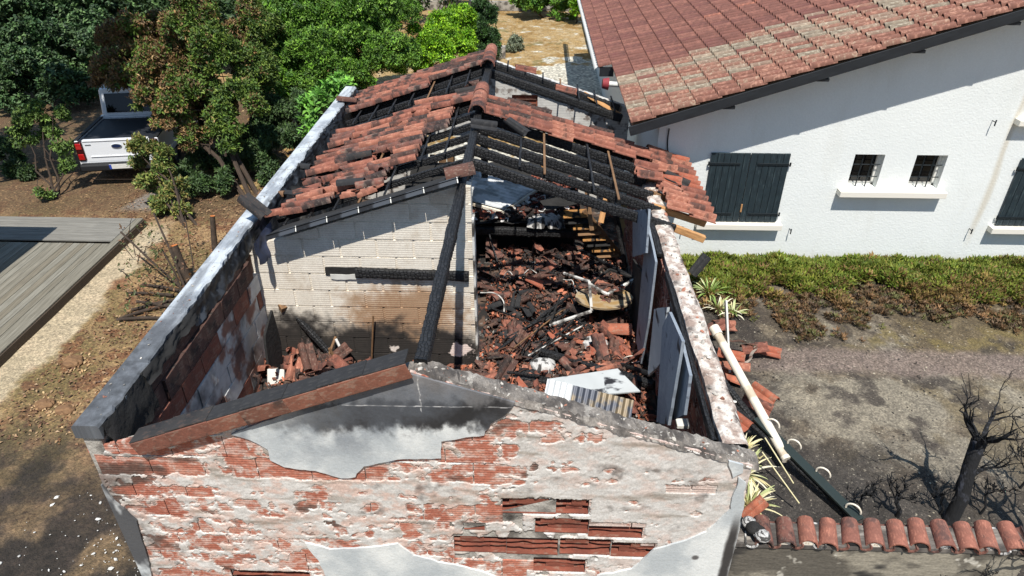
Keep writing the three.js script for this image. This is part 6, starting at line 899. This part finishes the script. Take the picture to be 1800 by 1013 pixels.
// pruned shrub with saw cut stumps and cut branches beside the wall
{
  const p0 = P(385, 540, { y: 0 }), t = thing('pruned_shrub', 'pruned brown shrub with an orange saw cut stump beside the long wall', 'shrub', [p0.x - 0.15, 0, p0.z - 0.2]); seed(790);
  const cut = std({ color: new THREE.Color('#c8763a'), roughness: 0.8 });
  const stem = (u0, v0, u1, v1, y1, r, face) => { const a = P(u0, v0, { y: 0 }).sub(t.position), b = P(u1, v1, { y: y1 }).sub(t.position), m = a.clone().lerp(b, 0.5).add(V(rr(-0.05, 0.05), rr(0, 0.06), 0)); mesh('stem', taper([a, m, b], [r, r * 0.9, r * 0.8], 10, 0.15), M.bark, t); if (face) { const d = b.clone().sub(m).normalize(), c = new THREE.CircleGeometry(r * 0.82, 16); c.applyMatrix4(new THREE.Matrix4().makeRotationFromQuaternion(new THREE.Quaternion().setFromUnitVectors(V(0, 0, 1), d)).setPosition(b.clone().addScaledVector(d, 0.004))); mesh('saw_cut', c, cut, t); } };
  stem(335, 500, 305, 432, 0.75, 0.085, true); stem(378, 440, 373, 380, 0.7, 0.06, true); stem(330, 520, 270, 375, 1.0, 0.022); stem(335, 520, 212, 408, 0.75, 0.022); stem(320, 515, 285, 440, 0.7, 0.02); stem(350, 540, 325, 380, 1.1, 0.012);
  const tw = []; for (let k = 0; k < 26; k++) { const a = P(rr(215, 330), rr(400, 500), { y: rr(0.3, 0.9) }).sub(t.position), b = a.clone().add(V(rr(-0.35, 0.35), rr(-0.1, 0.3), rr(-0.3, 0.3))); tw.push(taper([a, a.clone().lerp(b, 0.5).add(V(0, 0.04, 0)), b], [0.008, 0.006, 0.002], 4)); } mesh('twigs', merge(tw), M.bark, t);
  scatter('leaves', null, null, clumpOf(4, 0.04, 0.08, 791), leafMat, 130, () => { const p = P(rr(205, 345), rr(390, 540), { y: rr(0.1, 0.8) }); return { p: p.sub(t.position), r: [rr(-1, 1), rr(0, 6), rr(-1, 1)], s: rr(0.6, 1.1) }; }, () => pick([[104, 74, 52], [86, 96, 50], [124, 92, 60], [76, 84, 46]]), t);
  for (const [u0, v0, u1, v1] of [[225, 515, 305, 520], [210, 560, 300, 535], [205, 562, 290, 560], [240, 530, 320, 545], [230, 545, 325, 525], [250, 500, 330, 515]]) tag(mesh('cut_branch', taper([P(u0, v0, { y: 0.05 }), P((u0 + u1) / 2, (v0 + v1) / 2 - 2, { y: 0.08 }), P(u1, v1, { y: 0.05 })], [0.022, 0.028, 0.03], 7, 0.2), M.bark), 'sawn grey branch lying in the pile by the pruned shrub', 'branch', 'sawn branches by the pruned shrub');
  for (const [u, v, s] of [[130, 640, 1], [80, 715, 0.8], [115, 725, 0.7]]) { const p = P(u, v, { y: 0 }), g = new THREE.IcosahedronGeometry(0.11 * s, 3), q = g.attributes.position; for (let i = 0; i < q.count; i++) { const k = 0.55 + 0.9 * fbm(q.getX(i) * 22 + u, q.getZ(i) * 22 + q.getY(i) * 15, 3, 792); q.setXYZ(i, q.getX(i) * k * 1.5, q.getY(i) * k * 0.8, q.getZ(i) * k * 1.2); } g.computeVertexNormals(); uvBox2(g); g.translate(p.x, 0.04, p.z); tag(mesh('root_stump', g, M.woodOld), 'low pale cut root stump in the dry ground by the deck', 'stump', 'cut stumps by the deck'); }
  seed(793); scatter('wood_chips', 'pale wood chips scattered round the cut stumps by the deck', 'wood chips', chipGeo, plain, 260, () => { const c = pick([[130, 640], [85, 715], [115, 725], [300, 560]]), p = P(c[0] + rr(-45, 45) * R(), c[1] + rr(-28, 28) * R(), { y: 0.03 }); return { p, r: [rr(-0.5, 0.5), rr(0, 6), rr(-0.5, 0.5)], s: rr(0.02, 0.06) }; }, () => mul3(pick([[196, 166, 122], [170, 138, 98], [140, 108, 76]]), rr(0.8, 1.1)));
}
// boundary wall, fence and planter behind the rear lawn
{
  const w = thing('boundary_wall', 'low white boundary wall with a dark gap below its rail', 'boundary wall', [0, 0, -33]); mesh('plinth', uvBox(boxG(16, 0.45, 0.25, -1, 0.22, 0.9)), M.concrete, w); mesh('rail', boxG(16, 0.12, 0.2, -1, 1.0, 0.5), M.whitePaint, w); for (let k = 0; k < 7; k++) mesh('pillar', boxG(0.3, 1.5, 0.3, -8 + k * 2.4, 0.75, 0.45), M.whitePaint, w);
  const pl = P(877, 92, { y: 0.2 }); tag(mesh('stone_planter', uvBox(rbox(0.5, 0.42, 0.4, 0.02, pl.x, 0.21, pl.z)), M.concrete), 'grey stone planter box beside the clipped column shrub', 'planter');
}

// ---------------------------------------------------------------- pickup parked under the trees
{
  const t = thing('pickup_truck', 'white double cab pickup parked under the trees, seen from behind', 'pickup', [-9.75, 0, -10.8]); t.rotation.y = 0.17;
  const paint = new THREE.MeshPhysicalMaterial({ color: new THREE.Color('#e6e8ea'), roughness: 0.3, clearcoat: 0.8, clearcoatRoughness: 0.1, side: THREE.DoubleSide }), black = std({ color: new THREE.Color('#15171a'), roughness: 0.7 }), chrome = std({ color: new THREE.Color('#c8ccd0'), roughness: 0.2, metalness: 0.9 }), glass = new THREE.MeshPhysicalMaterial({ color: 0x0b0e12, roughness: 0.05, side: THREE.DoubleSide }), red = new THREE.MeshPhysicalMaterial({ color: new THREE.Color('#b01616'), roughness: 0.2, clearcoat: 1 }), dred = std({ color: new THREE.Color('#3a0b0c'), roughness: 0.25 }), rubber = std({ color: new THREE.Color('#1a1a1b'), roughness: 0.9 });
  // lower body: side profile with wheel arches, extruded across
  const W = 1.86, prof = new THREE.Shape(); const A = (cx, r) => { for (let k = 0; k <= 12; k++) { const a = Math.PI * (k / 12); prof.lineTo(cx + r * Math.cos(Math.PI - a) , 0.42 + r * Math.sin(Math.PI - a)); } };
  prof.moveTo(0.02, 0.5); prof.lineTo(0.62, 0.42); A(1.05, 0.43); prof.lineTo(3.72, 0.42); A(4.25, 0.43); prof.lineTo(5.25, 0.5); prof.lineTo(5.32, 0.8); prof.lineTo(5.2, 1.02); prof.lineTo(3.9, 1.12); prof.lineTo(1.75, 1.12); prof.lineTo(1.75, 0.62); prof.lineTo(0.02, 0.62); prof.closePath();
  const body = new THREE.ExtrudeGeometry(prof, { depth: W - 0.08, bevelEnabled: true, bevelSize: 0.03, bevelThickness: 0.04, bevelSegments: 2 }); body.translate(0, 0, -(W - 0.08) / 2); body.rotateY(Math.PI / 2); mesh('body', body, paint, t);
  for (const s of [-1, 1]) { mesh('bed_side', rbox(0.09, 0.5, 1.72, 0.03, s * (W / 2 - 0.045), 0.87, -0.9), paint, t); mesh('bed_rail_cap', rbox(0.1, 0.03, 1.7, 0.01, s * (W / 2 - 0.05), 1.13, -0.9), black, t); }
  mesh('bed_liner', rbox(W - 0.2, 0.04, 1.66, 0.01, 0, 0.66, -0.9), black, t); mesh('bed_front', rbox(W - 0.1, 0.5, 0.06, 0.02, 0, 0.88, -1.74), paint, t); mesh('bed_cover', rbox(W - 0.22, 0.02, 1.6, 0.008, 0, 1.08, -0.9), std({ color: new THREE.Color('#1d2026'), roughness: 0.6 }), t); mesh('cover_rail', rbox(W - 0.3, 0.03, 0.05, 0.01, 0, 1.1, -1.66), chrome, t);
  const tg = part('tailgate', t); mesh('panel', rbox(W - 0.36, 0.52, 0.07, 0.03, 0, 0.86, -0.02), paint, tg); mesh('crease', rbox(W - 0.6, 0.03, 0.02, 0.01, 0, 0.74, 0.022), paint, tg); mesh('top_spoiler', rbox(W - 0.4, 0.05, 0.1, 0.02, 0, 1.12, -0.02), paint, tg);
  mesh('emblem', new THREE.CylinderGeometry(1, 1, 0.02, 28).rotateX(Math.PI / 2).scale(0.115, 0.05, 1).translate(0, 0.98, 0.025), chrome, tg); mesh('emblem_field', new THREE.CylinderGeometry(1, 1, 0.02, 28).rotateX(Math.PI / 2).scale(0.1, 0.04, 1).translate(0, 0.98, 0.03), std({ color: new THREE.Color('#16264a'), roughness: 0.3 }), tg); mesh('badge', rbox(0.13, 0.025, 0.01, 0.003, -0.62, 1.03, 0.02), chrome, tg);
  for (const s of [-1, 1]) { const l = part('tail_light', t); mesh('housing', rbox(0.17, 0.46, 0.1, 0.03, s * (W / 2 - 0.1), 0.87, -0.01), dred, l); for (const y of [1.0, 0.75]) mesh('lens', rbox(0.13, 0.15, 0.04, 0.03, s * (W / 2 - 0.1), y, 0.035), red, l); }
  mesh('rear_bumper', rbox(W - 0.04, 0.18, 0.2, 0.05, 0, 0.5, 0.06), black, t); const pl = part('number_plate', t); mesh('plate', rbox(0.52, 0.11, 0.012, 0.003, 0.02, 0.53, 0.168), M.whitePaint, pl); mesh('blue_band', boxG(0.05, 0.108, 0.004, -0.212, 0.53, 0.177), std({ color: new THREE.Color('#1f3f9c') }), pl);
  // cab
  const cp = new THREE.Shape([[1.78, 1.1], [1.98, 1.72], [2.2, 1.8], [3.1, 1.8], [3.35, 1.72], [4.05, 1.12]].map(([x, y]) => new THREE.Vector2(x, y))); const cab = new THREE.ExtrudeGeometry(cp, { depth: W - 0.34, bevelEnabled: true, bevelSize: 0.04, bevelThickness: 0.1, bevelSegments: 2 }); cab.translate(0, 0, -(W - 0.34) / 2); cab.rotateY(Math.PI / 2); mesh('cab', cab, paint, t);
  { const g = boxG(W - 0.42, 0.46, 0.02); g.rotateX(-0.31).translate(0, 1.44, -1.83); mesh('rear_window', g, glass, t); } { const g = boxG(W - 0.4, 0.7, 0.02); g.rotateX(0.86).translate(0, 1.45, -3.76); mesh('windscreen', g, glass, t); }
  for (const s of [-1, 1]) { for (const [z, w] of [[-2.3, 0.7], [-3.15, 0.75]]) mesh('side_window', rbox(0.02, 0.42, w, 0.008, s * (W / 2 - 0.055), 1.44, z), glass, t); const mr = part('door_mirror', t); mesh('housing', rbox(0.2, 0.2, 0.12, 0.05, s * (W / 2 + 0.16), 1.22, -3.55), black, mr); mesh('mirror_glass', rbox(0.15, 0.15, 0.01, 0.004, s * (W / 2 + 0.16), 1.22, -3.48), chrome, mr); for (const z of [-2.0, -2.95]) mesh('door_handle', rbox(0.03, 0.03, 0.18, 0.01, s * (W / 2 + 0.005), 1.0, z), paint, t); }
  for (const z of [-1.05, -4.25]) for (const s of [-1, 1]) { const w = part('wheel', t); mesh('tyre', new THREE.TorusGeometry(0.27, 0.115, 10, 26).rotateY(Math.PI / 2).scale(1.1, 1, 1).translate(s * (W / 2 - 0.13), 0.385, z), rubber, w); mesh('rim', new THREE.CylinderGeometry(0.2, 0.2, 0.12, 18).rotateZ(Math.PI / 2).translate(s * (W / 2 - 0.1), 0.385, z), chrome, w); }
}

renderer.render(scene, camera);
